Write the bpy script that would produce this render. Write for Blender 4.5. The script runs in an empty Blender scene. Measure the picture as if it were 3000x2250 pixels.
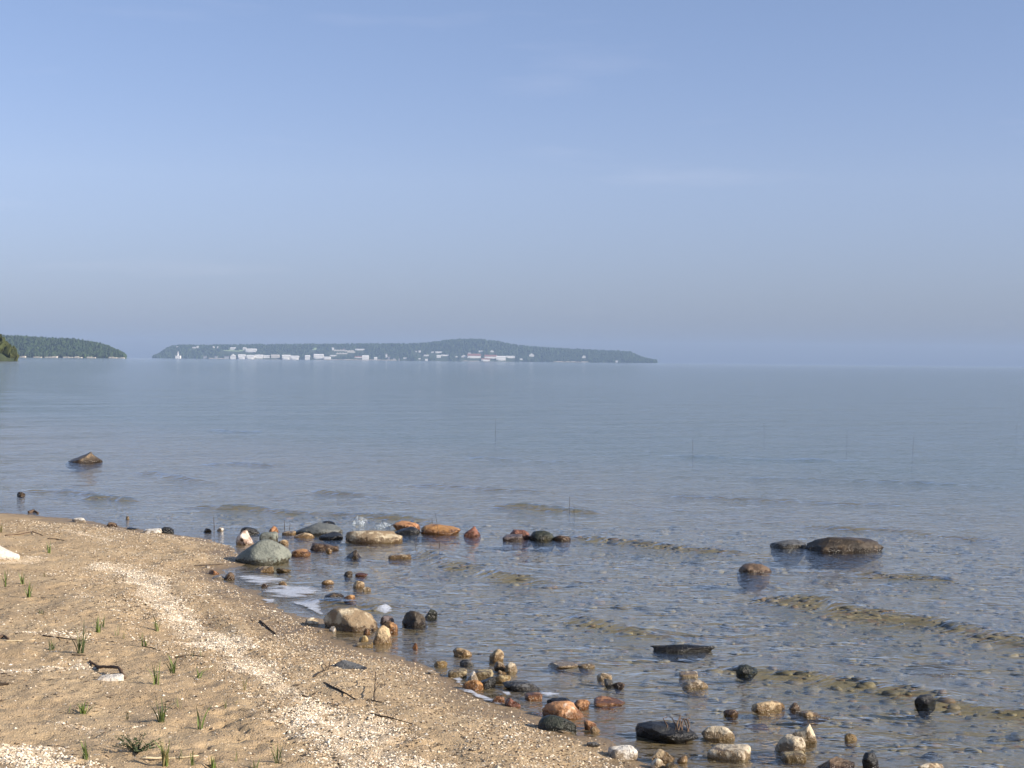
import bpy, bmesh, math, random
import numpy as np
from mathutils import Vector, Matrix

# ------------------------------------------------------------------ camera
sc = bpy.context.scene
F = 4757.0                      # focal length in pixels of a 3000 x 2250 frame
H = 1.75                        # eye height over the lake
ROLL = math.radians(0.55)
PITCH = math.atan(67 / F)
fwd = Vector((0, math.cos(PITCH), -math.sin(PITCH)))
rt0 = Vector((1, 0, 0)); up0 = rt0.cross(fwd)
rt = rt0 * math.cos(ROLL) + up0 * math.sin(ROLL)
up = up0 * math.cos(ROLL) - rt0 * math.sin(ROLL)
cam = bpy.data.objects.new('camera', bpy.data.cameras.new('camera'))
sc.collection.objects.link(cam); sc.camera = cam
cam.data.sensor_width = 36; cam.data.lens = F / 3000 * 36
cam.data.clip_start = 0.1; cam.data.clip_end = 40000
m = Matrix((rt, up, -fwd)).transposed().to_4x4(); m.translation = (0, 0, H)
cam.matrix_world = m

# ------------------------------------------------------------------ sky, sun, exposure
SUN_AZ = math.radians(110)      # clockwise from +Y (the view direction)
SUN_EL = math.radians(25)
world = bpy.data.worlds.new('World'); sc.world = world; world.use_nodes = True
wn = world.node_tree.nodes; wl = world.node_tree.links; wn.clear()
wo = wn.new('ShaderNodeOutputWorld'); bg = wn.new('ShaderNodeBackground')
sky = wn.new('ShaderNodeTexSky'); sky.sky_type = 'NISHITA'; sky.sun_disc = False
sky.sun_elevation = SUN_EL; sky.sun_rotation = SUN_AZ
sky.air_density = 1.0; sky.dust_density = 0.6; sky.ozone_density = 2.0
geo = wn.new('ShaderNodeTexCoord'); sep = wn.new('ShaderNodeSeparateXYZ')
wl.new(geo.outputs['Generated'], sep.inputs[0])
ramp = wn.new('ShaderNodeValToRGB'); wl.new(sep.outputs['Z'], ramp.inputs[0])
ramp.color_ramp.elements[0].position = 0.0; ramp.color_ramp.elements[0].color = (0.31, 0.37, 0.66, 1)
ramp.color_ramp.elements[1].position = 0.6; ramp.color_ramp.elements[1].color = (0.92, 0.85, 0.82, 1)
e = ramp.color_ramp.elements.new(0.11); e.color = (0.66, 0.61, 0.77, 1)
e = ramp.color_ramp.elements.new(0.21); e.color = (0.72, 0.665, 0.78, 1)
mul = wn.new('ShaderNodeMix'); mul.data_type = 'RGBA'; mul.blend_type = 'MULTIPLY'; mul.inputs[0].default_value = 1
wl.new(sky.outputs[0], mul.inputs[6]); wl.new(ramp.outputs[0], mul.inputs[7])
# thin drifting cloud streaks: stretched noise over the whole dome, a little pink-white
cmap = wn.new('ShaderNodeMapping'); cmap.inputs['Scale'].default_value = (5, 5, 34); cmap.inputs['Location'].default_value = (1.3, 0.2, 4.75)
wl.new(geo.outputs['Generated'], cmap.inputs[0])
cn = wn.new('ShaderNodeTexNoise'); cn.inputs['Scale'].default_value = 1.0; cn.inputs['Detail'].default_value = 5
wl.new(cmap.outputs[0], cn.inputs['Vector'])
cr = wn.new('ShaderNodeMapRange'); cr.inputs[1].default_value = 0.60; cr.inputs[2].default_value = 0.8
cr.inputs[3].default_value = 0.0; cr.inputs[4].default_value = 0.07; wl.new(cn.outputs[0], cr.inputs[0])
cmix = wn.new('ShaderNodeMix'); cmix.data_type = 'RGBA'
wl.new(cr.outputs[0], cmix.inputs[0]); wl.new(mul.outputs[2], cmix.inputs[6]); cmix.inputs[7].default_value = (7.0, 6.4, 6.6, 1)
wl.new(cmix.outputs[2], bg.inputs[0]); bg.inputs[1].default_value = 0.10
wl.new(bg.outputs[0], wo.inputs[0])
sun = bpy.data.objects.new('sun', bpy.data.lights.new('sun', 'SUN')); sc.collection.objects.link(sun)
sun.data.energy = 4.0; sun.data.angle = math.radians(0.6); sun.data.color = (1.0, 0.90, 0.76)
sd = Vector((math.sin(SUN_AZ) * math.cos(SUN_EL), math.cos(SUN_AZ) * math.cos(SUN_EL), math.sin(SUN_EL)))
sun.rotation_euler = (-sd).to_track_quat('-Z', 'Y').to_euler()
vs = sc.view_settings; vs.view_transform = 'Standard'; vs.look = 'None'; vs.exposure = 0.9; vs.gamma = 1.0; vs.use_curve_mapping = False
sc.render.engine = 'CYCLES'; sc.cycles.use_denoising = True
try: sc.cycles.denoiser = 'OPENIMAGEDENOISE'
except Exception: pass
sc.cycles.max_bounces = 6; sc.cycles.transparent_max_bounces = 10
sc.cycles.sample_clamp_indirect = 4.0

# ------------------------------------------------------------------ helpers
rng = np.random.default_rng(11); random.seed(11)
def hash2(i, j, s):
    n = (i.astype(np.int64) * 374761393 + j.astype(np.int64) * 668265263 + s * 1442695041) & 0x7fffffff
    n = ((n ^ (n >> 13)) * 1274126177) & 0x7fffffff
    return ((n ^ (n >> 16)) & 0xffff) / 65535.0
def vnoise(x, y, s=0):
    xi = np.floor(x); yi = np.floor(y); u = x - xi; v = y - yi
    u = u * u * u * (u * (u * 6 - 15) + 10); v = v * v * v * (v * (v * 6 - 15) + 10)
    a = hash2(xi, yi, s); b = hash2(xi + 1, yi, s); c = hash2(xi, yi + 1, s); d = hash2(xi + 1, yi + 1, s)
    return (a * (1 - u) + b * u) * (1 - v) + (c * (1 - u) + d * u) * v * 1.0 - 0.5
def fbm(x, y, s=0, o=4):
    t = 0; a = 1.0
    for k in range(o):
        t = t + a * vnoise(x * 2 ** k + 17.3 * k, y * 2 ** k - 9.1 * k, s + k); a *= 0.5
    return t
def ray(X, Y):
    return (fwd * F + rt * (X - 1500) - up * (Y - 1125)).normalized()
def flat(X, Y, z=0.0):
    d = ray(X, Y); t = (z - H) / d.z
    return (d.x * t, d.y * t)
def seg_dist(x, y, pts, want_s=False):
    best = np.full(x.shape, 1e18); side = np.zeros(x.shape); par = np.zeros(x.shape)
    acc = 0.0
    for (ax, ay), (bx, by) in zip(pts[:-1], pts[1:]):
        dx, dy = bx - ax, by - ay; L2 = dx * dx + dy * dy; L = math.sqrt(L2)
        t = np.clip(((x - ax) * dx + (y - ay) * dy) / L2, 0, 1)
        ex = x - ax - t * dx; ey = y - ay - t * dy; d2 = ex * ex + ey * ey
        w = d2 < best
        best = np.where(w, d2, best)
        if want_s:
            side = np.where(w, np.sign(dx * ey - dy * ex), side); par = np.where(w, acc + t * L, par)
        acc += L
    d = np.sqrt(best)
    return (d, side, par, acc) if want_s else d
def inside(x, y, poly):
    r = np.zeros(x.shape, bool); n = len(poly)
    for k in range(n):
        x1, y1 = poly[k]; x2, y2 = poly[(k + 1) % n]
        if y1 == y2: continue
        c = ((y1 > y) != (y2 > y)) & (x < (x2 - x1) * (y - y1) / (y2 - y1) + x1)
        r ^= c
    return r
def link(o): sc.collection.objects.link(o); return o
def obj(name, verts, faces, mat=None, parent=None, smooth=False, loc=None):
    me = bpy.data.meshes.new(name)
    if isinstance(verts, np.ndarray): verts = verts.tolist()
    if isinstance(faces, np.ndarray): faces = faces.tolist()
    me.from_pydata(verts, [], faces)
    if smooth: me.polygons.foreach_set('use_smooth', np.ones(len(me.polygons), bool))
    if mat: me.materials.append(mat)
    o = link(bpy.data.objects.new(name, me))
    if parent: o.parent = parent
    if loc is not None: o.location = loc
    return o
def fast_mesh(name, verts, faces, mat, smooth=True, attrs=None, cols=None):
    me = bpy.data.meshes.new(name); nv = len(verts); nf, k = faces.shape
    me.vertices.add(nv); me.vertices.foreach_set('co', verts.astype(np.float32).ravel())
    me.loops.add(nf * k); me.loops.foreach_set('vertex_index', faces.astype(np.int32).ravel())
    me.polygons.add(nf); me.polygons.foreach_set('loop_start', np.arange(0, nf * k, k, dtype=np.int32))
    me.polygons.foreach_set('use_smooth', np.full(nf, smooth))
    for an, av in (attrs or {}).items():
        a = me.attributes.new(an, 'FLOAT', 'POINT'); a.data.foreach_set('value', av.astype(np.float32))
    if cols is not None:
        a = me.attributes.new('Col', 'FLOAT_COLOR', 'POINT')
        a.data.foreach_set('color', np.c_[cols, np.ones(nv)].astype(np.float32).ravel())
    me.update(calc_edges=True); me.validate()
    me.materials.append(mat)
    return link(bpy.data.objects.new(name, me))
def tag(o, label=None, cat=None, group=None, kind=None):
    if label: o['label'] = label
    if cat: o['category'] = cat
    if group: o['group'] = group
    if kind: o['kind'] = kind
    return o
def empty(name, loc):
    o = link(bpy.data.objects.new(name, None)); o.location = loc; o.empty_display_size = 0.05; return o

class NT:
    def __init__(s, name):
        s.mat = bpy.data.materials.new(name); s.mat.use_nodes = True
        s.n = s.mat.node_tree.nodes; s.l = s.mat.node_tree.links; s.n.clear()
        s.out = s.n.new('ShaderNodeOutputMaterial')
    def node(s, t, **kw):
        n = s.n.new(t)
        for k, v in kw.items(): setattr(n, k, v)
        return n
    def put(s, sock, v):
        if isinstance(v, bpy.types.NodeSocket): s.l.new(v, sock)
        elif v is not None: sock.default_value = v
    def noise(s, vec, scale, detail=3, rough=0.5, out=0):
        n = s.node('ShaderNodeTexNoise'); s.put(n.inputs['Vector'], vec); n.inputs['Scale'].default_value = scale
        n.inputs['Detail'].default_value = detail; n.inputs['Roughness'].default_value = rough
        return n.outputs[out]
    def rng(s, v, a, b, c=0.0, d=1.0):
        n = s.node('ShaderNodeMapRange'); s.put(n.inputs[0], v)
        for i, q in zip((1, 2, 3, 4), (a, b, c, d)): n.inputs[i].default_value = q
        return n.outputs[0]
    def math(s, op, a, b=None):
        n = s.node('ShaderNodeMath', operation=op); s.put(n.inputs[0], a); s.put(n.inputs[1], b); return n.outputs[0]
    def mix(s, f, a, b, blend='MIX'):
        n = s.node('ShaderNodeMix', data_type='RGBA', blend_type=blend)
        s.put(n.inputs[0], f)
        for i, v in ((6, a), (7, b)): s.put(n.inputs[i], (*v, 1) if isinstance(v, tuple) and len(v) == 3 else v)
        return n.outputs[2]
    def bump(s, h, strength, dist, normal=None):
        n = s.node('ShaderNodeBump'); n.inputs['Strength'].default_value = strength; n.inputs['Distance'].default_value = dist
        s.put(n.inputs['Height'], h); s.put(n.inputs['Normal'], normal); return n.outputs[0]
    def bsdf(s, col, rough=0.8, normal=None, spec=0.3):
        n = s.node('ShaderNodeBsdfPrincipled'); s.put(n.inputs['Base Color'], (*col, 1) if isinstance(col, tuple) and len(col) == 3 else col)
        s.put(n.inputs['Roughness'], rough); s.put(n.inputs['Normal'], normal); n.inputs['Specular IOR Level'].default_value = spec
        return n.outputs[0]
    def done(s, sh): s.l.new(sh, s.out.inputs[0]); return s.mat
    def pos(s): return s.node('ShaderNodeNewGeometry').outputs['Position']
    def oc(s): return s.node('ShaderNodeTexCoord').outputs['Object']
    def z(s, p):
        n = s.node('ShaderNodeSeparateXYZ'); s.l.new(p, n.inputs[0]); return n.outputs[2]
    def attr(s, name, o='Fac'):
        n = s.node('ShaderNodeAttribute'); n.attribute_name = name; return n.outputs[o]

# ------------------------------------------------------------------ shoreline and terrain heights
shore_px = [(1960, 2262), (1860, 2200), (1800, 2160), (1690, 2150), (1600, 2110), (1555, 2085), (1465, 2052), (1390, 2022), (1330, 1985),
            (1225, 1942), (1125, 1913), (1040, 1892), (985, 1862), (950, 1826), (870, 1797), (770, 1752), (690, 1708), (625, 1692),
            (640, 1668), (705, 1655), (735, 1630), (715, 1600), (640, 1581), (545, 1571), (410, 1553), (235, 1527), (90, 1505), (0, 1497)]
shore = [(3200, -420), (300, -60), (40, -6), (9, 3.4), (4.2, 5.1), (2.2, 6.2)] + [flat(*p) for p in shore_px] + \
        [(-9.5, 23), (-24, 40), (-75, 95), (-150, 280), (-172, 480), (-186, 585), (-206, 640), (-300, 720), (-1200, 900), (-5800, 1300)]
land_poly = shore + [(-5900, -900), (3200, -900)]
fp = [flat(X, Y, 0.15) for X, Y in [(560, 2030), (830, 2040), (930, 2150), (850, 2250), (560, 2250)]]
def terrain(x, y):
    x = np.asarray(x, float); y = np.asarray(y, float)
    d = seg_dist(x, y, shore); s = inside(x, y, land_poly)
    wob = 0.10 * fbm(x * 1.5, y * 1.5, 5, 3)
    d = np.where(s, d, -d) + wob * np.exp(-np.abs(d) / 1.5)
    hl = 0.20 * (1 - np.exp(-np.maximum(d, 0) / 3.5)) + 0.007 * np.minimum(np.maximum(d, 0), 400)
    q = np.maximum(-d, 0)
    hw = -(0.085 * (1 - np.exp(-q / 2.5)) + 0.020 * np.minimum(q, 200))
    near = np.exp(-np.maximum(np.hypot(x, y) - 25, 0) / 20)
    amp = np.clip(d / 0.8, 0.06, 1)
    bumps = amp * (0.045 * fbm(x * 1.1, y * 1.1, 21, 3) + 0.022 * fbm(x * 7, y * 7, 31, 3)) * near
    tread = np.where(inside(x, y, fp), 1.0, 0.5) * near * amp
    pit = np.clip(vnoise(x * 24, y * 24, 77) - 0.17, 0, 1) * tread
    bumps = bumps - 0.09 * pit
    wl_ = np.exp(-((d - 0.55 - 0.25 * fbm(x * .8, y * .8, 9, 2)) / 0.12) ** 2) * 0.014 * near   # little swash berm
    return np.where(d > 0, hl + bumps + wl_, hw + 0.035 * fbm(x * 2.2, y * 2.2, 41, 3) * np.clip(q / 1.5, 0, 1) * near)

# shell / pale gravel wrack: lines as seen on the sand
shell_lines = [([(330, 1635), (400, 1650), (450, 1690), (500, 1745), (560, 1790), (640, 1840), (720, 1900), (800, 1960), (880, 2000), (960, 2060), (1050, 2120), (1180, 2180), (1330, 2250)], 0.16),
               ([(190, 1538), (330, 1560), (420, 1585)], 0.05), ([(0, 1640), (60, 1630), (110, 1622)], 0.10),
               ([(330, 1632), (430, 1640), (510, 1630)], 0.06),
               ([(900, 2060), (1000, 2160), (1100, 2250)], 0.22), ([(0, 1960), (120, 1950), (200, 1935)], 0.12),
               ([(0, 2200), (60, 2210), (160, 2250)], 0.16), ([(100, 1845), (180, 1850), (230, 1850)], 0.07),
               ([(240, 1950), (340, 1960), (440, 1950)], 0.07), ([(1000, 2090), (1150, 2200), (1250, 2260)], .25), ([(170, 2110), (290, 2130), (400, 2120)], 0.06), ([(110, 1720), (180, 1728), (240, 1735)], 0.03)]
shell_lines = [([flat(X, Y, 0.13) for X, Y in L], w) for L, w in shell_lines]
def shell_density(x, y):
    v = np.zeros(x.shape)
    for L, w in shell_lines:
        d = seg_dist(x, y, L) + (0.9 * w + .05) * fbm(x * 2.6, y * 2.6, 60, 4)
        v = np.maximum(v, np.clip(1.2 - d / w * 0.85, 0, 1) * min(1, .45 + w * 3.5))
    return v
def gp(X, Y, water=True):
    d = ray(X, Y); t = np.linspace(4.5, 60, 2600)
    x = d.x * t; y = d.y * t; z = H + d.z * t
    h = terrain(x, y)
    if water: h = np.maximum(h, 0)
    k = np.argmax(z <= h)
    return Vector((x[k], y[k], h[k]))
def th(x, y): return float(terrain(np.array([x]), np.array([y]))[0])

def axis(parts):
    return np.unique(np.concatenate(parts))
def grow(a, step, k, end):
    r = [a]; s = step
    while abs(r[-1]) < abs(end):
        s *= k; r.append(r[-1] + (s if end > a else -s))
    r[-1] = end
    return np.array(r)
def grid(xs, ys):
    X, Y = np.meshgrid(xs, ys); nx, ny = len(xs), len(ys)
    i = np.arange(nx * ny).reshape(ny, nx)
    f = np.stack([i[:-1, :-1], i[:-1, 1:], i[1:, 1:], i[1:, :-1]], -1).reshape(-1, 4)
    return X.ravel(), Y.ravel(), f

# ------------------------------------------------------------------ ground material: sand, wrack, wet rim, stony lakebed
g = NT('sand_and_lakebed'); P = g.pos(); Z = g.z(P)
big = g.noise(P, 1.6, 4); mid = g.noise(P, 14, 4, 0.6); fine = g.noise(P, 130, 2); grain = g.noise(P, 420, 1)
sand = g.mix(g.rng(big, 0.35, 0.65), (0.44, 0.315, 0.18), (0.52, 0.39, 0.235))
sand = g.mix(g.rng(mid, 0.35, 0.7, 0, 0.55), sand, (0.36, 0.26, 0.165))
sand = g.mix(g.rng(fine, 0.58, 0.72, 0, 0.75), sand, (0.64, 0.51, 0.36))
sand = g.mix(g.rng(grain, 0.62, 0.75, 0, 0.7), sand, (0.16, 0.11, 0.07))
shell = g.attr('shell')
sf = g.math('MULTIPLY', g.rng(g.math('ADD', shell, g.rng(g.noise(P, 22, 4, .65), 0.25, 0.75, -0.7, 0.6)), 0.40, 0.80), g.rng(fine, 0.40, 0.58, 0.15, 0.9))
sand = g.mix(sf, sand, g.mix(g.rng(grain, 0.3, 0.7), (0.58, 0.45, 0.31), (0.80, 0.67, 0.50)))
wetz = g.math('ADD', Z, g.rng(g.noise(P, 3.0, 4), 0.3, 0.7, -0.010, 0.010))
wet = g.rng(wetz, 0.004, 0.026, 1, 0)
sandw = g.mix(g.math('MULTIPLY', wet, 0.62), sand, g.mix(1.0, sand, (0.30, 0.27, 0.24), 'MULTIPLY'))
vor = g.node('ShaderNodeTexVoronoi'); g.put(vor.inputs['Vector'], P); vor.inputs['Scale'].default_value = 26
vsep = g.node('ShaderNodeSeparateColor'); g.l.new(vor.outputs['Color'], vsep.inputs[0])
cr_ = g.node('ShaderNodeValToRGB'); g.l.new(vsep.outputs[0], cr_.inputs[0]); cr_.color_ramp.interpolation = 'CONSTANT'
cols = [(0, (.22, .18, .13)), (.2, (.32, .25, .165)), (.4, (.12, .105, .085)), (.55, (.40, .31, .2)), (.7, (.28, .165, .11)), (.85, (.5, .41, .29)), (.93, (.05, .05, .05))]
cr_.color_ramp.elements[0].color = (*cols[0][1], 1); cr_.color_ramp.elements[1].position = .2; cr_.color_ramp.elements[1].color = (*cols[1][1], 1)
for p_, c_ in cols[2:]:
    e = cr_.color_ramp.elements.new(p_); e.color = (*c_, 1)
bed = g.mix(g.rng(g.noise(P, 2.5, 4), 0.35, 0.65), cr_.outputs[0], (0.36, 0.28, 0.17))
bed = g.mix(g.rng(Z, -0.26, -0.50), bed, (0.17, 0.19, 0.15))  # deep bed painted dark greenish in place of light absorbed by the water
und = g.rng(Z, -0.012, -0.05)
col = g.mix(und, sandw, bed)
hgt = g.math('ADD', g.math('MULTIPLY', mid, 1.0), g.math('ADD', g.math('MULTIPLY', fine, 0.35), g.math('MULTIPLY', grain, 0.12)))
nrm = g.bump(hgt, 0.9, 0.022)
M_ground = g.done(g.bsdf(col, g.rng(wet, 0, 1, 0.9, 0.45), nrm, 0.25))

xs = axis([np.arange(-3.3, 2.0, 0.02), np.arange(-7, -3.3, 0.04), np.arange(2.0, 7.2, 0.05), grow(-7, .05, 1.12, -6000), grow(7.2, .06, 1.12, 6000)])
yn = [5.2]
while yn[-1] < 22: yn.append(yn[-1] + max(0.02, 0.0033 * yn[-1]))
ys = axis([np.array(yn), grow(yn[-1], .1, 1.09, 9000), grow(5.2, .03, 1.15, -800)])
X, Y, f = grid(xs, ys)
Zt = np.concatenate([terrain(a, b) for a, b in zip(np.array_split(X, 8), np.array_split(Y, 8))])
nearm = (np.abs(X) < 9) & (Y > 4) & (Y < 25)
shv = np.zeros(X.shape); shv[nearm] = shell_density(X[nearm], Y[nearm])
ground = fast_mesh('beach', np.c_[X, Y, Zt], f, M_ground, True, {'shell': shv})
tag(ground, kind='structure')

# ------------------------------------------------------------------ water
crest_px = [([(556, 1494), (606, 1489), (723, 1494), (850, 1508), (1000, 1512), (1150, 1520), (1300, 1533)], .040, .9),
            ([(240, 1462), (316, 1459), (390, 1470)], .040, .7),
            ([(1214, 1612), (1295, 1650), (1421, 1682), (1516, 1702), (1650, 1724)], .034, 1.0),
            ([(1649, 1806), (1738, 1837), (1817, 1853), (1880, 1872)], .024, .8),
            ([(2095, 1948), (2218, 1975), (2330, 1985), (2400, 1994), (2473, 2010), (2574, 2023), (2671, 2036), (2752, 2064), (2834, 2080), (3010, 2098), (3250, 2130)], .026, .9),
            ([(2228, 1743), (2273, 1763), (2347, 1775), (2447, 1788), (2536, 1808), (2646, 1825), (2720, 1832), (2845, 1860), (3010, 1888), (3250, 1925)], .042, 1.2),
            ([(1447, 1486), (1516, 1486), (1595, 1493), (1675, 1499), (1770, 1506)], .045, .8),
            ([(2480, 1680), (2646, 1694), (2840, 1706)], .022, .8),
            ([(1620, 1575), (1900, 1600), (2050, 1619), (2258, 1636)], .026, .8),
            ([(2273, 1540), (2447, 1550), (2646, 1557), (2795, 1580), (3000, 1590)], .022, .8),
            ([(384, 1385), (452, 1386), (542, 1403), (601, 1411)], .035, .8),
            ([(60, 1438), (226, 1445), (300, 1452)], .028, .7),
            ([(900, 1760), (1060, 1782), (1180, 1790)], .018, .7),
            ([(2040, 1630), (2300, 1735)], .010, .7),
            ([(900, 1440), (1000, 1452), (1150, 1456)], .03, .8), ([(600, 1360), (700, 1358), (800, 1366)], .03, .8),
            ([(1150, 1420), (1350, 1432), (1600, 1440)], .022, .9), ([(1900, 1450), (2300, 1470), (2700, 1485)], .022, 1.),
            ([(600, 1262), (700, 1268), (800, 1266)], .03, 1.2), ([(1900, 1330), (2200, 1345), (2600, 1352)], .022, 1.2),
            ([(2100, 1400), (2500, 1408), (2950, 1425)], .022, 1.2), ([(1300, 1340), (1600, 1350), (1800, 1352)], .02, 1.2)]
crests = [([flat(*p) for p in L], A, w) for L, A, w in crest_px]
def eta(x, y):
    r = np.hypot(x, y)
    dl = seg_dist(x, y, shore)
    z = np.zeros(x.shape)
    u = 0.86 * x + 0.5 * y; v = -0.5 * x + 0.86 * y       # along / across the wave fronts
    fa = np.exp(-np.maximum(r - 30, 0) / 40)
    calm = np.clip(dl / 1.0, 0.25, 1)
    z += 0.014 * vnoise(u * 1.3, v * 2.6, 101) * fa * calm
    z += 0.013 * vnoise(u * 3.0 + 5, v * 5.5, 102) * np.exp(-np.maximum(r - 18, 0) / 14) * calm
    z += 0.010 * vnoise(u * 6.5 + 5, v * 10, 103) * np.exp(-np.maximum(r - 14, 0) / 8) * calm
    z += 0.030 * vnoise(u * 0.22, v * 0.7, 104) * np.clip((r - 12) / 10, 0, 1) * np.exp(-np.maximum(r - 60, 0) / 60)
    for L, A, w in crests:
        cx = np.mean([p[0] for p in L]); cy = np.mean([p[1] for p in L])
        ext = max(math.hypot(p[0] - cx, p[1] - cy) for p in L) + 2
        k = np.nonzero((np.abs(x - cx) < ext) & (np.abs(y - cy) < ext))[0]
        if not len(k): continue
        xx, yy = x[k], y[k]
        xx2 = xx + 0.10 * fbm(xx * 1.7, yy * 1.7, 201, 3); yy2 = yy + 0.16 * fbm(xx * 1.9, yy * 1.9, 202, 3)
        d, s, par, T = seg_dist(xx2, yy2, L, True)
        far = cy > 15.5; wid = (0.22 if far else 0.35) * w * np.where(s > 0, 1.0, 0.30)           # long back, short steep face towards the beach
        wid = wid * (0.8 + 0.5 * (vnoise(par * 1.6, par * 0, 207) + .5))
        taper = np.clip(np.minimum(par, T - par) / (0.2 * T), 0, 1) ** 0.7
        amp = A * (1.5 if far else 2.3) * (0.75 + 0.6 * fbm(par * 1.3, par * 0 + 3, 203, 2)) * taper
        z[k] += amp * np.exp(-(d / wid) ** 2)
    return z
wv = NT('lake_water'); P = wv.pos()
mp = wv.node('ShaderNodeMapping'); wv.put(mp.inputs[0], P); mp.inputs['Rotation'].default_value = (0, 0, math.radians(-30)); mp.inputs['Scale'].default_value = (0.6, 1.0, 1.0)
n1 = wv.noise(mp.outputs[0], 9, 3, 0.55); n2 = wv.noise(mp.outputs[0], 1.5, 3, 0.5); n3 = wv.noise(mp.outputs[0], 0.12, 3, 0.5)
n0 = wv.noise(mp.outputs[0], 24, 2, 0.5); b0 = wv.bump(n0, 0.6, 0.016); b1 = wv.bump(n1, 0.65, 0.042, b0); b2 = wv.bump(n2, 0.35, 0.10, b1); 
# Schlick reflectance, the same from above and below (the light reaches the bed)
dt = wv.node('ShaderNodeVectorMath', operation='DOT_PRODUCT'); wv.put(dt.inputs[0], wv.node('ShaderNodeNewGeometry').outputs['Incoming']); wv.put(dt.inputs[1], b2)
om = wv.math('SUBTRACT', 1.0, wv.math('ABSOLUTE', dt.outputs['Value'])); fres = wv.math('ADD', wv.math('MULTIPLY', wv.math('POWER', om, 5.0), 0.98), 0.02)
tr = wv.node('ShaderNodeBsdfTransparent'); tr.inputs[0].default_value = (0.79, 0.81, 0.73, 1)
gl = wv.node('ShaderNodeBsdfGlossy'); gl.inputs['Roughness'].default_value = 0.05; wv.put(gl.inputs['Normal'], b2); gl.inputs[0].default_value = (1, 1, 1, 1)
ms = wv.node('ShaderNodeMixShader'); wv.put(ms.inputs[0], fres); wv.l.new(tr.outputs[0], ms.inputs[1]); wv.l.new(gl.outputs[0], ms.inputs[2])
M_water = wv.done(ms.outputs[0])
xs = axis([np.arange(-7, 7.5, 0.04), grow(-7, .042, 1.045, -6000), grow(7.5, .042, 1.045, 6000)])
yn = [5.2]
while yn[-1] < 70: yn.append(yn[-1] + max(0.03, 0.0055 * yn[-1]))
ys = axis([np.array(yn), grow(yn[-1], .4, 1.06, 9000), grow(5.2, .05, 1.2, -700)])
X, Y, f = grid(xs, ys)
Zw = np.concatenate([eta(a, b) for a, b in zip(np.array_split(X, 8), np.array_split(Y, 8))])
tag(fast_mesh('lake_water', np.c_[X, Y, Zw], f, M_water, True), kind='structure')

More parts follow.
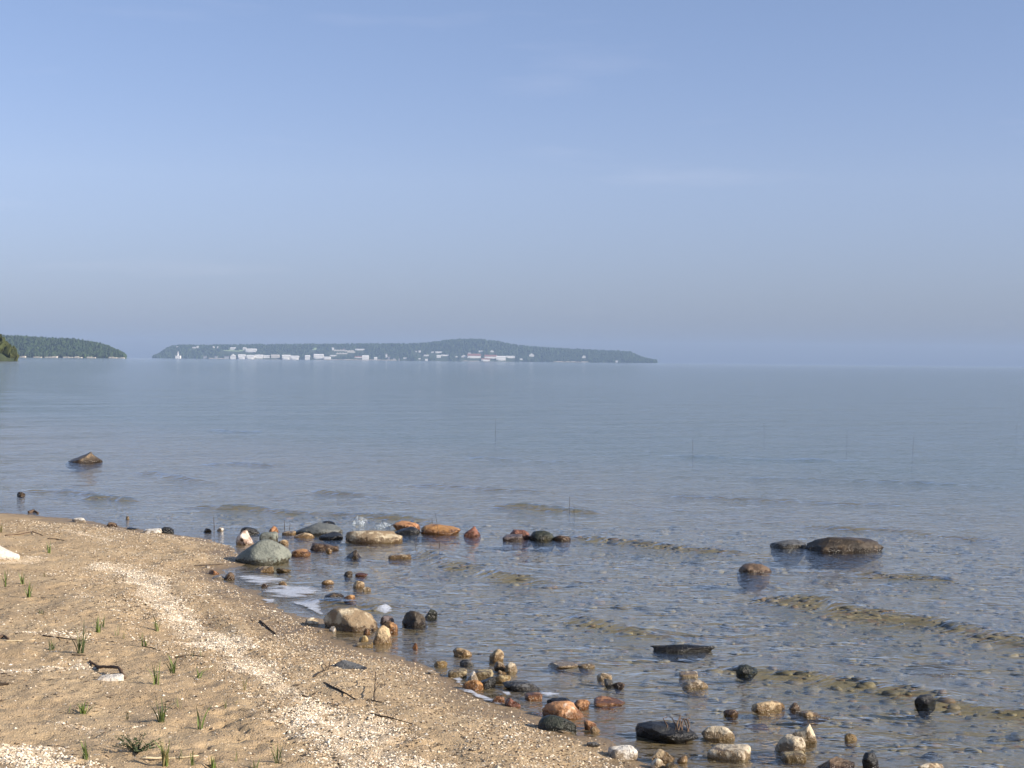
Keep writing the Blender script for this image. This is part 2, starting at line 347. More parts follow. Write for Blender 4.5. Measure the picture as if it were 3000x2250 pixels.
# ------------------------------------------------------------------ islands and the wooded point
def simple_mat(name, c1, c2, scale, rough=0.85, spec=0.2):
    t = NT(name); return t.done(t.bsdf(t.mix(t.rng(t.noise(t.oc(), scale, 3), 0.3, 0.7), c1, c2), rough, None, spec))
M_forest = NT('island_forest'); _c = M_forest.attr('Col', 'Color'); M_forest = M_forest.done(M_forest.bsdf(_c, 0.9, None, 0.1))
M_soil = simple_mat('island_ground', (0.05, 0.07, 0.035), (0.07, 0.085, 0.045), 0.05)
M_shore = simple_mat('pale_shore_stone', (0.55, 0.5, 0.43), (0.4, 0.36, 0.3), 0.2)
PX = 3000 / 2212
def island(name, D, prof, base, depth, tree_h, count, cols, seed, rects=()):
    """prof: list of (x, ytop) in 2212-wide pixels; base(x) gives waterline y there. returns height function"""
    r = np.random.default_rng(seed)
    mpp = D / F * PX
    px = np.array([p[0] for p in prof], float); hh = np.array([(base(p[0]) - p[1]) * mpp for p in prof])
    hh = np.maximum(hh - tree_h * 0.85, 0.5)
    wx = (px * PX - 1500) / F * D
    def hgt(x, y):
        x = x * D / y; h = np.interp(x, wx, hh)
        edge = np.interp(x, wx, np.clip(np.minimum(px - px[0], px[-1] - px) / 90, 0.05, 1) ** 0.5)
        v = (y - D) / (depth * edge)
        return h * np.clip(np.where(v < 0.12, v / 0.12 * 0.12, 0.12 + 0.88 * np.sin(np.clip((v - 0.12) / 0.88, 0, 1) * math.pi / 2)), 0, 1) * np.where(v > 1, np.clip(2.2 - v, 0, 1), 1)
    xs = np.linspace(wx[0], wx[-1], 160); ys = D + depth * np.linspace(0, 2.2, 30)
    X, Y, f = grid(xs, ys); X = X * Y / D
    Zt = hgt(X, Y) + np.where(Y > D, 0.6, -3.0)
    tag(fast_mesh(name, np.c_[X, Y, Zt], f, M_soil, True), kind='structure')
    tx = r.uniform(wx[0], wx[-1], count); ty = D + depth * r.uniform(0.01, 1.12, count) ** 1.1
    edge = np.interp(tx, wx, np.clip(np.minimum(px - px[0], px[-1] - px) / 90, 0.05, 1) ** 0.5)
    ty = D + (ty - D) * edge + 4; tx = tx * ty / D
    tz = hgt(tx, ty)
    keep = np.ones(count, bool)
    for (cx, cy, w) in rects:
        keep &= ~((np.abs(tx - cx) < w / 2 + 3) & (ty < cy + 14) & (ty > cy - 70))
    tx, ty, tz = tx[keep], ty[keep], tz[keep]; n = len(tx)
    # low poly crown: two stacked rings and a tip, jittered
    a = np.arange(6) / 6 * 2 * math.pi
    prox = np.concatenate([np.c_[np.cos(a) * .75, np.sin(a) * .75, a * 0 - 0.15], np.c_[np.cos(a + .5), np.sin(a + .5), a * 0 + .35], np.c_[np.cos(a) * .6, np.sin(a) * .6, a * 0 + .75], [[0, 0, 1]]])
    fc = []
    for k in range(6):
        q = (k + 1) % 6
        fc += [(k, q, 6 + q), (k, 6 + q, 6 + k), (6 + k, 6 + q, 12 + q), (6 + k, 12 + q, 12 + k), (12 + k, 12 + q, 18)]
    fc = np.array(fc)
    ht = tree_h * r.uniform(0.6, 1.25, n); wd = ht * r.uniform(0.3, 0.5, n)
    jit = 1 + r.uniform(-.3, .3, (n, len(prox), 1))
    V = prox[None] * jit * np.c_[wd, wd, ht][:, None, :] + np.c_[tx, ty, tz][:, None, :]
    C = np.array(cols)[r.integers(0, len(cols), n)] * r.uniform(0.7, 1.25, (n, 1))
    Fc = (fc[None] + (np.arange(n) * len(prox))[:, None, None]).reshape(-1, 3)
    tag(fast_mesh(name + '_woods', V.reshape(-1, 3), Fc, M_forest, False, None, np.repeat(C, len(prox), 0)),
        {'wooded_island': 'mixed woods covering the long island with the white harbour town', 'low_wooded_island': 'dark green woods on the low island beside the wooded point',
         'wooded_point': 'dark tall trees on the near point beside the sandy shore'}[name], 'woods', None, 'stuff')
    return hgt
GREENS = [(.035, .055, .028), (.045, .07, .03), (.028, .045, .03), (.055, .075, .035)]
baseM = lambda x: 774.5 + (x - 330) * 0.0068
DM = 6000.0
profM = [(330, 774), (345, 763), (365, 749), (385, 745.5), (520, 743.5), (600, 742.5), (700, 741.5), (800, 740.5), (880, 740), (930, 737), (960, 732), (1000, 729), (1040, 729.5), (1080, 734.5), (1105, 741),
         (1150, 746), (1220, 750), (1300, 754), (1340, 755), (1362, 758), (1385, 769), (1418, 779)]
# buildings on the long island: (x0, x1, ytop, ybottom) in 3000 px, kind
def c2(a, b, c, d): return (430 + a / 3.88, 430 + b / 3.88, 970 + c / 3.88, 970 + d / 3.88)
def c3(a, b, c, d): return (900 + a / 3.687, 900 + b / 3.687, 970 + c / 3.687, 970 + d / 3.687)
def c4(a, b, c, d): return (1300 + a / 3.16, 1300 + b / 3.16, 970 + c / 3.16, 970 + d / 3.16)
HF = 'white buildings along the far harbour front'; HS = 'small buildings among the trees of the far island'
LW = 'white building in the row along the far harbour front'
LG = 'greyish building at the edge of the far harbour row'
LH = 'small pale house among trees on the far island slope'
blds = [(c2(640, 675, 285, 311), 'grey', LG, HF), (c2(770, 800, 285, 312), 'grey', LG, HF), (c2(880, 930, 284, 315), 'grey', LG, HF),
        (c2(945, 1008, 262, 315), 'gable', 'white building with a steep gable in the far harbour row', HF)]
for q in [(1035, 1115, 272, 322), (1130, 1215, 274, 318), (1225, 1315, 268, 312), (1325, 1390, 275, 310), (1535, 1625, 272, 322), (1630, 1725, 285, 326), (1795, 1850, 278, 326)]:
    blds.append((c2(*q), 'white', LW, HF))
blds += [(c2(1410, 1500, 268, 310), 'cream', 'cream building in the row along the far harbour front', HF), (c2(1895, 2005, 260, 314), 'white', 'tallest white building in the far harbour row', HF), (c2(2010, 2085, 293, 326), 'white', 'low white building at the end of the far harbour row', HF)]
HL = iter(['tiny white house on the slope above the harbour light', 'low pale house left of the slanting white one on the bluff', 'slanting white house on the bluff beyond the harbour light', 'narrow white house between bluff house and hotel terrace', 'tiny white house beside the hotel terrace', 'small white house right of the church tower', 'flat pale house under trees past the church tower', 'long white house on the upper slope below the hill', 'tiny white house left of the long upper slope one', 'tall pale house on the slope before the long one', 'narrow pale house beside the tall slope house', 'white house by the shore left of the resort cottage', 'wide pale house beside the shore house before the resort', 'tiny white hut just left of the resort cottage', 'white hut near the water past the church tower', 'pale hut at the water edge before the resort', 'left of twin white houses above the resort hall', 'right of twin white houses above the resort hall'])
blds += [(c2(*q), 'white', next(HL), HS) for q in [(333, 350, 178, 197), (515, 550, 183, 197), (562, 592, 172, 195), (745, 762, 176, 200), (795, 815, 178, 197)]]
blds += [(c2(945, 1005, 186, 216), 'white', 'white hotel wing on the left end of the pale hillside terrace', HS), (c2(1088, 1127, 186, 216), 'white', 'white hotel tower block on the pale hillside terrace', HS),
         (c2(1120, 1242, 200, 242), 'white', 'broad white hotel block below the far island skyline', HS), (c2(850, 1110, 210, 236), 'lawn', 'pale green lawn terrace joining the white hotel blocks', HS),
         (c2(1870, 1925, 184, 216), 'lawn', 'small pale green clearing high on the far island slope', HS)]
blds += [(c3(262, 285, 178, 206), 'white', 'small white blockhouse at the end of the hillside fort wall', HS), (c3(285, 400, 198, 216), 'stone', 'long pale stone fort wall on the far hillside', HS),
         (c3(400, 500, 203, 220), 'stone', 'sunlit stone bastion of the fort on the far hillside', HS), (c3(515, 612, 189, 204), 'white', 'long white fort building at the right end of the walls', HS),
         (c3(385, 410, 188, 205), 'roofed', 'small roofed barrack behind the hillside fort wall', HS), (c3(310, 430, 232, 250), 'stone', 'pale ramp wall climbing below the hillside fort', HS), (c3(430, 515, 214, 234), 'stone', 'upper pale ramp wall climbing to the hillside fort', HS),
         (c3(240, 312, 257, 272), 'white', 'low white shed beneath the fort ramp', HF), (c3(843, 861, 238, 290), 'tower', 'narrow pale church tower on the far harbour front', HF),
         (c3(510, 600, 268, 292), 'roofed', 'reddish roofed house beside the far harbour green', HF), (c3(590, 660, 262, 312), 'white', 'white house between red roof and church tower', HF),
         (c3(720, 752, 282, 314), 'white', 'small white house left of the church tower', HF), (c3(868, 890, 280, 318), 'grey', LG, HF), (c3(925, 952, 294, 318), 'grey', LG, HF), (c3(985, 997, 296, 316), 'grey', LG, HF)]
blds += [(c3(*q), 'white', next(HL), HS) for q in [(1035, 1070, 282, 302), (1255, 1310, 252, 270), (1380, 1452, 216, 232), (1338, 1362, 218, 232), (1200, 1224, 206, 228), (1168, 1182, 210, 226), (1395, 1440, 254, 288), (1442, 1527, 250, 266), (1600, 1620, 266, 282), (1200, 1222, 290, 304), (1270, 1300, 296, 314), (1848, 1868, 206, 224), (1872, 1892, 206, 224)]]
blds += [(c3(1662, 1718, 252, 282), 'gable', 'white gabled cottage beside the brown roofed resort hall', HF), (c3(1728, 1872, 238, 290), 'roofed', 'long white resort hall with brown roof on far shore', HF), (c3(1735, 1762, 222, 256), 'tower', 'square tower rising behind the brown roofed resort hall', HF),
         (c3(1975, 2012, 198, 224), 'gable', 'white gabled house alone above the shore resort', HS), (c3(1912, 2045, 250, 292), 'roofed', 'white resort wing with reddish roof near far shore', HF),
         (c3(1880, 1972, 288, 314), 'roofed', 'low reddish roofed building at the resort waterfront', HF), (c3(2040, 2142, 262, 310), 'white', 'tall white resort block at the far waterfront', HF), (c4(575, 657, 224, 246), 'white', 'long white building at the right end of the resort', HF),
         (c4(703, 727, 248, 264), 'white', LH, HS), (c4(788, 834, 200, 232), 'gable', 'pale gabled house alone in the woods beyond the resort', HS), (c4(1278, 1312, 216, 244), 'gable', 'faint grey gabled house deep in the right hand woods', HS),
         (c4(1590, 1612, 276, 292), 'white', 'tiny white hut on the shore at the island tip', HS)]
def mpos(b):
    x0, x1, yt, yb = b; mp_ = DM / F
    cx = (0.5 * (x0 + x1) - 1500) * mp_
    zb = (baseM(0.5 * (x0 + x1) / PX) * PX - yb) * mp_
    return cx, zb, (x1 - x0) * mp_, (yb - yt) * mp_
rects = []
_px = np.array([p[0] for p in profM], float)
_hh = np.maximum(np.array([(baseM(p[0]) - p[1]) * DM / F * PX for p in profM]) - 9 * .85, .5); _wx = (_px * PX - 1500) / F * DM
def y_for(cx, z):
    top = float(np.interp(cx, _wx, _hh)); v = max(0.0, min(z / max(top, 1), 0.97))
    vv = v if v < .12 else .12 + .88 * math.asin(min(1, (v - .12) / .88)) / (math.pi / 2)
    ed = float(np.interp(cx, _wx, np.clip(np.minimum(_px - _px[0], _px[-1] - _px) / 90, .05, 1) ** .5))
    return DM + 330 * ed * vv + 2
placed = []
for rect, kd, lab, grp in blds:
    cx, zb, w, h = mpos(rect); zb = max(zb, 1.0); yy = y_for(cx, zb); kk = yy / DM; cx, zb, w, h = cx * kk, zb * kk, w * kk, h * kk
    placed.append((cx, yy, zb, w, h, kd, lab, grp)); rects.append((cx, yy, w))
hM = island('wooded_island', DM, profM, baseM, 330, 9.0, 9500, GREENS, 3, rects)
island('low_wooded_island', 2900.0, [(-60, 723), (35, 725), (75, 727), (150, 730.5), (200, 737), (230, 745), (255, 757), (270, 768)], lambda x: 771.5 + x * 0.004, 160, 7.0, 3600, [(.04, .06, .028), (.05, .078, .032), (.034, .052, .03)], 4)
island('wooded_point', 600.0, [(-60, 700), (-20, 707), (-6, 716), (4, 727), (14, 742), (24, 758), (30, 769)], lambda x: 770.0, 16, 4.0, 420, [(.05, .055, .02), (.06, .07, .025), (.04, .05, .02)], 5)
M_b = {'white': simple_mat('white_clapboard', (.82, .80, .76), (.74, .72, .68), .5), 'grey': simple_mat('grey_clapboard', (.34, .35, .36), (.42, .42, .42), .5),
       'cream': simple_mat('cream_clapboard', (.7, .64, .55), (.62, .57, .5), .5), 'stone': simple_mat('pale_stone_wall', (.68, .64, .56), (.58, .54, .48), .3),
       'lawn': simple_mat('mown_lawn', (.24, .34, .17), (.32, .40, .24), .1), 'roof': simple_mat('weathered_roof', (.16, .15, .15), (.22, .2, .2), .5), 'redroof': simple_mat('red_brown_roof', (.30, .13, .10), (.24, .12, .09), .5)}
def boxv(x0, x1, y0, y1, z0, z1):
    return [(x0, y0, z0), (x1, y0, z0), (x1, y1, z0), (x0, y1, z0), (x0, y0, z1), (x1, y0, z1), (x1, y1, z1), (x0, y1, z1)]
BOXF = [(0, 3, 2, 1), (4, 5, 6, 7), (0, 1, 5, 4), (1, 2, 6, 5), (2, 3, 7, 6), (3, 0, 4, 7)]
def prism(x0, x1, y0, y1, z0, z1, ridge_x=True):
    if ridge_x:
        ym = (y0 + y1) / 2
        return [(x0, y0, z0), (x1, y0, z0), (x1, y1, z0), (x0, y1, z0), (x0 + .4, ym, z1), (x1 - .4, ym, z1)], [(0, 1, 5, 4), (1, 2, 5), (2, 3, 4, 5), (3, 0, 4), (0, 3, 2, 1)]
    xm = (x0 + x1) / 2
    return [(x0, y0, z0), (x1, y0, z0), (x1, y1, z0), (x0, y1, z0), (xm, y0 + .3, z1), (xm, y1 - .3, z1)], [(0, 1, 4), (1, 2, 5, 4), (2, 3, 5), (3, 0, 4, 5), (0, 3, 2, 1)]
for cx, yy, zb, w, h, kd, lab, grp in placed:
    nm = {'lawn': 'lawn_terrace', 'stone': 'fort_wall', 'tower': 'tower'}.get(kd, 'house')
    rt_ = empty(nm, (cx, yy, zb)); tag(rt_, lab, {'lawn': 'lawn', 'stone': 'wall', 'tower': 'tower'}.get(kd, 'building'), grp)
    dp = min(max(w * .6, 7), 14)
    if kd == 'lawn':
        obj('turf', [(-w / 2, 0, -1), (w / 2, 0, -1), (w / 2 - 2, 22, h * .7), (-w / 2 + 3, 22, h * .7), (w / 2, 2, -6), (-w / 2, 2, -6), (0, -1.5, -.5), (w * .2, 23, h)], [(0, 6, 1, 2, 7, 3), (0, 5, 4, 1, 6)], M_b['lawn'], rt_)
    elif kd == 'stone':
        obj('wall', boxv(-w / 2, w / 2, 0, 4, -5, h * .72), BOXF, M_b['stone'], rt_)
        for k in range(max(2, int(w / 9))):
            xk = -w / 2 + (k + .5) * w / max(2, int(w / 9)); obj('parapet_block', boxv(xk - 2.6, xk + 2.6, .2, 3.6, h * .71, h), BOXF, M_b['stone'], rt_)
    else:
        wh = h * {'roofed': .55, 'gable': .5, 'tower': .8}.get(kd, .72)
        wm = M_b[kd] if kd in M_b else M_b['white']
        obj('wall', boxv(-w / 2, w / 2, 0, dp, -6, wh), BOXF, wm, rt_)
        v, f_ = prism(-w / 2 - .6, w / 2 + .6, -.8, dp + .8, wh - .05, h, kd != 'gable')
        obj('roof', v, f_, M_b['redroof'] if kd == 'roofed' else (wm if kd in ('white', 'gable', 'cream') else M_b['roof']), rt_)
        if w > 24 and kd in ('white', 'roofed'):
            obj('porch', boxv(-w * .3, w * .3, -3, -.02, -2, wh * .45), BOXF, M_b['white'], rt_)
# harbour light on its crib
cx, zb, w, h = mpos(c2(398, 452, 285, 316)); Lh = 60
lt = empty('harbour_light', (cx, DM - 120, 0)); tag(lt, 'white square light tower on a broad crib off the far shore', 'lighthouse')
obj('crib', boxv(-w / 2, w / 2, 0, w, -2, 9.4), BOXF, M_b['white'], lt); obj('deck_house', boxv(-w * .22, w * .22, 2, w * .6, 9.3, 10.8), BOXF, M_b['white'], lt)
tw = obj('tower', [(-2.6, 4, 10.4), (2.6, 4, 10.4), (2.6, 9, 10.4), (-2.6, 9, 10.4), (-1.9, 4.6, 22), (1.9, 4.6, 22), (1.9, 8.4, 22), (-1.9, 8.4, 22)], BOXF, M_b['white'], lt)
v, f_ = prism(-1.6, 1.6, 5, 8, 23.4, 25); obj('lantern', boxv(-1.4, 1.4, 5.1, 7.9, 21.95, 23.5), BOXF, M_b['roof'], tw); obj('cap', v, f_, M_b['white'], tw)
# pale stony shores
def strip(name, D, spans, base, h):
    V, Fc = [], []
    for a, b, in spans:
        k = np.linspace(a, b, max(3, int((b - a) / 8)))
        for q, (p0, p1) in enumerate(zip(k[:-1], k[1:])):
            x0 = (p0 - 1500) / F * D; x1 = (p1 - 1500) / F * D; n = len(V); hq = h * random.uniform(.5, 1.1)
            V += boxv(x0, x1 * 1.0, D - 6 + random.uniform(-1, 1), D + 3, -1.5, hq); Fc += [tuple(i + n for i in t) for t in BOXF]
    return tag(obj(name, V, Fc, M_shore), kind='structure')
strip('pale_stone_shore', DM, [(948, 1140), (1140, 1160), (1620, 1722), (1355, 1372), (1375, 1402), (612, 660)], None, 3.2)
strip('pale_stone_shore', 2900.0, [(60, 75), (100, 122), (133, 168), (186, 216), (220, 240), (256, 280), (320, 364)], None, 2.6)

# ------------------------------------------------------------------ stones
ROCKC = {   # base, mottle, patch, patch amount, roughness
 'greygreen': ((.17, .185, .155), (.24, .25, .21), (.11, .12, .105), .3, .75),
 'grey': ((.13, .14, .135), (.19, .20, .19), (.36, .36, .34), .25, .6),
 'slate': ((.10, .105, .11), (.14, .14, .14), (.08, .08, .08), .2, .6),
 'black': ((.018, .018, .019), (.032, .032, .032), (.05, .05, .045), .2, .35),
 'blackgreen': ((.022, .026, .02), (.04, .045, .03), (.10, .10, .05), .3, .45),
 'tan': ((.46, .33, .185), (.55, .42, .26), (.33, .22, .11), .3, .7),
 'pale': ((.58, .47, .32), (.66, .57, .43), (.44, .33, .2), .25, .75),
 'white': ((.70, .63, .53), (.76, .71, .63), (.55, .46, .36), .25, .8),
 'yellow': ((.55, .41, .18), (.62, .49, .27), (.4, .28, .11), .3, .6),
 'amber': ((.33, .165, .055), (.42, .23, .09), (.18, .09, .04), .35, .3),
 'orange': ((.42, .20, .085), (.50, .27, .13), (.26, .12, .05), .3, .35),
 'orangewhite': ((.42, .20, .085), (.50, .27, .13), (.74, .60, .48), .2, .4),
 'streaked': ((.13, .14, .135), (.19, .20, .19), (.5, .5, .47), .12, .6),
 'red': ((.24, .095, .055), (.30, .13, .08), (.14, .06, .04), .35, .4),
 'brown': ((.13, .085, .05), (.19, .125, .075), (.07, .045, .03), .4, .4),
 'darkbrown': ((.05, .038, .026), (.09, .065, .04), (.16, .11, .06), .35, .35),
 'mottled': ((.44, .36, .235), (.56, .48, .35), (.20, .135, .075), .75, .75),
 'pinkwhite': ((.62, .47, .39), (.72, .63, .55), (.23, .135, .09), .6, .8),
 'olive': ((.36, .29, .16), (.43, .35, .21), (.26, .2, .11), .3, .65),
 'purple': ((.14, .105, .10), (.19, .15, .14), (.09, .07, .07), .3, .5),
}
def rock_mat(key):
    c1, c2_, c3_, pa, ro = ROCKC[key]
    t = NT('stone_' + key); oc = t.oc(); P = t.pos()
    rnd = t.node('ShaderNodeObjectInfo').outputs['Random']
    off = t.node('ShaderNodeVectorMath', operation='ADD'); t.put(off.inputs[0], oc)
    comb = t.node('ShaderNodeCombineXYZ')
    for i in range(3): t.put(comb.inputs[i], t.math('MULTIPLY', rnd, 13.0 + 7 * i))
    t.l.new(comb.outputs[0], off.inputs[1]); oc = off.outputs[0]
    nA = t.noise(oc, 11, 4, .6); nB = t.noise(oc, 60, 3, .6); nC = t.noise(oc, 10, 5, .65); nD = t.noise(oc, 240, 2)
    c = t.mix(t.rng(nA, .35, .65), c1, c2_)
    c = t.mix(t.rng(nC, .66 - pa * .35, .72 - pa * .3, 0, .9), c, c3_)
    c = t.mix(t.rng(nB, .53, .68, 0, .6), c, tuple(q * .38 for q in c1))
    c = t.mix(t.rng(nD, .6, .75, 0, .35), c, tuple(min(.85, q * 1.6 + .02) for q in c2_))
    hs = t.node('ShaderNodeHueSaturation'); t.put(hs.inputs['Color'], c); t.put(hs.inputs['Value'], t.rng(rnd, 0, 1, .85, 1.15)); c = hs.outputs[0]
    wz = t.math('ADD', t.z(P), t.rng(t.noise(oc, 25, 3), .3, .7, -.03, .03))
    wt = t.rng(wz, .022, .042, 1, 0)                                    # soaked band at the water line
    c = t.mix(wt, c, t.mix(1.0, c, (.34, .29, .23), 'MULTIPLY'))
    h = t.math('ADD', t.math('MULTIPLY', nA, .8), t.math('ADD', t.math('MULTIPLY', nB, .5), t.math('MULTIPLY', nD, .12)))
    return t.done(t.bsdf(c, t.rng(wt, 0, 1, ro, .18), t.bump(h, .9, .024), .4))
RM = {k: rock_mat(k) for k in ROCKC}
def ico(n):
    b = bmesh.new(); bmesh.ops.create_icosphere(b, subdivisions=n, radius=1); b.verts.ensure_lookup_table()
    V = np.array([v.co[:] for v in b.verts]); Fc = np.array([[v.index for v in f.verts] for f in b.faces]); b.free(); return V, Fc
ICO = {k: ico(k) for k in (1, 2, 3, 4)}
def n3(V, s, seed):
    return (fbm(V[:, 0] * s + seed, V[:, 1] * s + V[:, 2] * 1.7 * s, seed, 3) + fbm(V[:, 2] * s - seed, V[:, 0] * s * .8 + V[:, 1] * s, seed + 7, 3)) * .5
def stone_shape(kind, seed, lod):
    r = np.random.default_rng(seed); V, Fc = ICO[lod]; V = V.copy()
    if kind in ('slab', 'plank'):
        p = 6.0; nrm_ = (np.abs(V) ** p).sum(1) ** (1 / p); V = V / nrm_[:, None]
        V[:, 0] += .18 * V[:, 1] * r.uniform(-1, 1); V *= (1 + .10 * n3(V, 1.6, seed))[:, None]
    elif kind in ('angular', 'peak', 'wedge'):
        k = 11 if kind != 'peak' else 9
        for _ in range(k):
            d = r.normal(size=3); d /= np.linalg.norm(d); c = r.uniform(.5, .8); t = V @ d
            V = V - np.maximum(t - c, 0)[:, None] * d
        if kind == 'peak':
            k_ = np.clip((V[:, 2] + .3) / 1.2, 0, 1); V[:, 0] = V[:, 0] * (1 - .72 * k_) + .30 * k_; V[:, 1] *= 1 - .6 * k_
        if kind == 'wedge': V[:, 2] *= np.clip(.78 - .42 * V[:, 0], .2, 1.3); V[:, 1] *= np.clip(.85 - .3 * V[:, 0], .2, 1.2)
        V *= (1 + .08 * n3(V, 2.2, seed))[:, None]
    elif kind == 'dome':
        V *= (1 + .22 * n3(V, 1.1, seed))[:, None]
        for _ in range(4):
            d = r.normal(size=3); d[2] = abs(d[2]) * .5; d /= np.linalg.norm(d); t = V @ d; V = V - np.maximum(t - .84, 0)[:, None] * d * .85
    elif kind == 'shield':       # pointed at one end, peaked back
        V *= (1 + .10 * n3(V, 1.3, seed))[:, None]
        left = np.clip(-V[:, 0], 0, 1); V[:, 2] *= 1 - .55 * left ** 1.4; V[:, 1] *= 1 - .5 * left ** 2
        V[:, 2] *= 1 + .14 * np.exp(-((V[:, 0] - .1) / .45) ** 2) - .14 * np.clip(V[:, 0], 0, 1)
        d = np.array([.75, -.35, .25]); d /= np.linalg.norm(d); t = V @ d; V = V - np.maximum(t - .80, 0)[:, None] * d
    elif kind == 'long':
        V *= (1 + .20 * n3(V, 1.0, seed))[:, None]; V[:, 2] *= 1 + .22 * V[:, 0] * r.uniform(-1, 1)
    else:
        V *= (1 + .24 * n3(V, 1.0, seed))[:, None]
    if kind in ('round', 'dome', 'long', 'shield'):
        for _ in range(7 if kind != 'shield' else 3):
            d = r.normal(size=3); d /= np.linalg.norm(d); t = V @ d; V = V - np.maximum(t - r.uniform(.62, .88), 0)[:, None] * d * .8
        if kind != 'shield': V[:, 0] += .22 * r.uniform(-1, 1) * V[:, 2]; V *= (1 + .16 * n3(V, 2.1, seed + 5))[:, None]
    V *= (1 + .05 * n3(V, 5, seed + 3))[:, None]
    V -= (V.max(0) + V.min(0)) / 2
    V /= np.abs(V).max(0)
    return V, Fc
def stone(name, label, X0, X1, Y0, Y1, colr, kind='round', group=None, cat='stone', sink=.35, rot=None, depth=.8, sub=False, flip=False):
    X = (X0 + X1) / 2
    p = gp(X, Y1, water=True)
    seed = int(X * 7 + Y1 * 3) % 9973
    dist = (p - Vector((0, 0, H))).length
    w = (X1 - X0) * dist / F; h = max((Y1 - Y0) * dist / F, .012)
    dd = w * depth
    # seen height mixes true height with the foreshortened top; keep a share for the top face
    dep = -(p.z - H) / dist
    hv = max(h - (.85 if kind in ('slab', 'plank', 'wedge') else .5) * dd * dep, h * .30)
    if p.z < .012: sink = max(sink, .44)
    c = hv / (2 - 2 * sink)
    x, y = p.x * (1 + dd * .5 / dist), p.y * (1 + dd * .5 / dist)
    base = max(th(x, y), 0.0 if not sub else -9)
    lod = 4 if (X1 - X0) > 45 else 3
    V, Fc = stone_shape(kind, seed, lod)
    if flip: V = V * np.array([-1, 1, 1]); Fc = Fc[:, ::-1]
    a = math.radians(rot if rot is not None else random.uniform(-14, 14))
    V = V * np.array([w / 2, dd / 2, c])
    if kind in ('slab', 'plank') : V[:, 2] += .10 * V[:, 1] + .06 * V[:, 0]
    V = V @ np.array([[math.cos(a), math.sin(a), 0], [-math.sin(a), math.cos(a), 0], [0, 0, 1]])
    zc = base + hv - c
    bot = zc - c; need = th(x, y) + .01
    if bot > need:                                   # reach down to the bed
        k = V[:, 2] < 0; V[k, 2] *= (zc - need + .01) / c
    if sub: zc = min(zc, -0.002 - V[:, 2].max())
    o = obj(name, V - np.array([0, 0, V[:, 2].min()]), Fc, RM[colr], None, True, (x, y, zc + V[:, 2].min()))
    return tag(o, label, cat, group)
S = stone
# boulders and stones round the small sand spit
S('boulder', 'large grey green shield shaped boulder at the tip of the sand spit', 689, 853, 1580, 1655, 'greygreen', 'shield', None, 'boulder', .25, 4, .9)
S('stone', 'flat grey green stone tucked behind the shield shaped boulder', 761, 812, 1559, 1588, 'greygreen', 'slab', depth=.7)
S('stone', 'white and pink round stone with brown side at the spit', 691, 747, 1554, 1598, 'pinkwhite', 'angular', sink=.2)
S('stone', 'long black stone behind the white and pink stone', 704, 772, 1542, 1566, 'black', 'wedge')
S('stone', 'small black stone next to a tiny white one offshore', 594, 622, 1548, 1559, 'black', 'angular')
S('stone', 'tiny white stone between two black stones by the spit', 634, 656, 1545, 1555, 'white', 'round')
S('stone', 'rough orange stone behind the spit near the grey boulder', 785, 818, 1542, 1560, 'orange', 'angular')
S('stone', 'thin tan slab beside the white streaked grey boulder', 825, 868, 1556, 1568, 'tan', 'slab')
S('boulder', 'broad low grey boulder with white streaks in the shallows', 864, 1004, 1532, 1570, 'streaked', 'dome', None, 'boulder', .3, 3, .8)
S('stone', 'black stone peeping over the white streaked grey boulder', 935, 988, 1526, 1541, 'black', 'dome')
S('stone', 'tan stone with brown spots in front of the grey boulder', 860, 921, 1561, 1579, 'tan', 'long')
S('stone', 'shiny black wedge stone before the long cream boulder', 934, 1005, 1557, 1584, 'black', 'wedge', flip=True)
S('boulder', 'long cream and tan boulder lying in the shallows', 1012, 1180, 1554, 1591, 'mottled', 'long', None, 'boulder', .25, 2, .6)
S('stone', 'small tan oval stone right of the shield shaped boulder', 813, 846, 1581, 1597, 'tan', 'round')
S('stone', 'flat reddish brown stone with water lapping over it', 910, 994, 1591, 1612, 'brown', 'dome')
S('stone', 'small tan knob stone at the flat brown stone', 955, 973, 1606, 1619, 'tan', 'round')
S('stone', 'wet amber stone with a bright glint right of boulder', 852, 914, 1609, 1629, 'amber', 'dome')
S('stone', 'pointed dark brown stone alone in the shallows', 1006, 1060, 1611, 1635, 'darkbrown', 'peak')
S('stone', 'straight tan stone bar lying flat in the water', 1137, 1205, 1625, 1636, 'tan', 'plank', depth=.3)
S('stone', 'flat golden stone at the foot of the shield boulder', 744, 806, 1655, 1675, 'tan', 'wedge', flip=True)
S('stone', 'dull tan flat stone right of the golden one', 809, 855, 1661, 1676, 'olive', 'wedge')
S('stone', 'small round dark stone past the foam patch', 1007, 1033, 1674, 1690, 'darkbrown', 'round')
S('stone', 'small flat red stone beside the round dark one', 1042, 1080, 1677, 1688, 'red', 'wedge')
S('stone', 'small tan stone in clear water above the foam', 942, 979, 1698, 1710, 'tan', 'wedge')
S('stone', 'lumpy tan stone pair out in the clear shallows', 1035, 1070, 1703, 1724, 'tan', 'angular')
S('stone', 'small flat tan chip at the lumpy tan stone', 1062, 1088, 1717, 1730, 'pale', 'wedge')
S('stone', 'small tan stone poking from the edge of the foam', 816, 841, 1703, 1717, 'tan', 'wedge', flip=True)
S('pebble', 'tiny brown pebble on the shore side of the foam', 765, 785, 1711, 1721, 'brown', 'round', None, 'pebble')
S('stone', 'amber brown stone at the end of a dark ledge', 1005, 1044, 1742, 1764, 'amber', 'angular')
S('stone', 'long dark ledge stone just awash beside the foam', 948, 1010, 1738, 1756, 'darkbrown', 'long')
S('stone', 'small orange stone at the bend of the waterline', 610, 642, 1669, 1685, 'orange', 'wedge')
S('stone', 'flat white stone at the bend of the waterline', 619, 666, 1684, 1698, 'white', 'wedge')
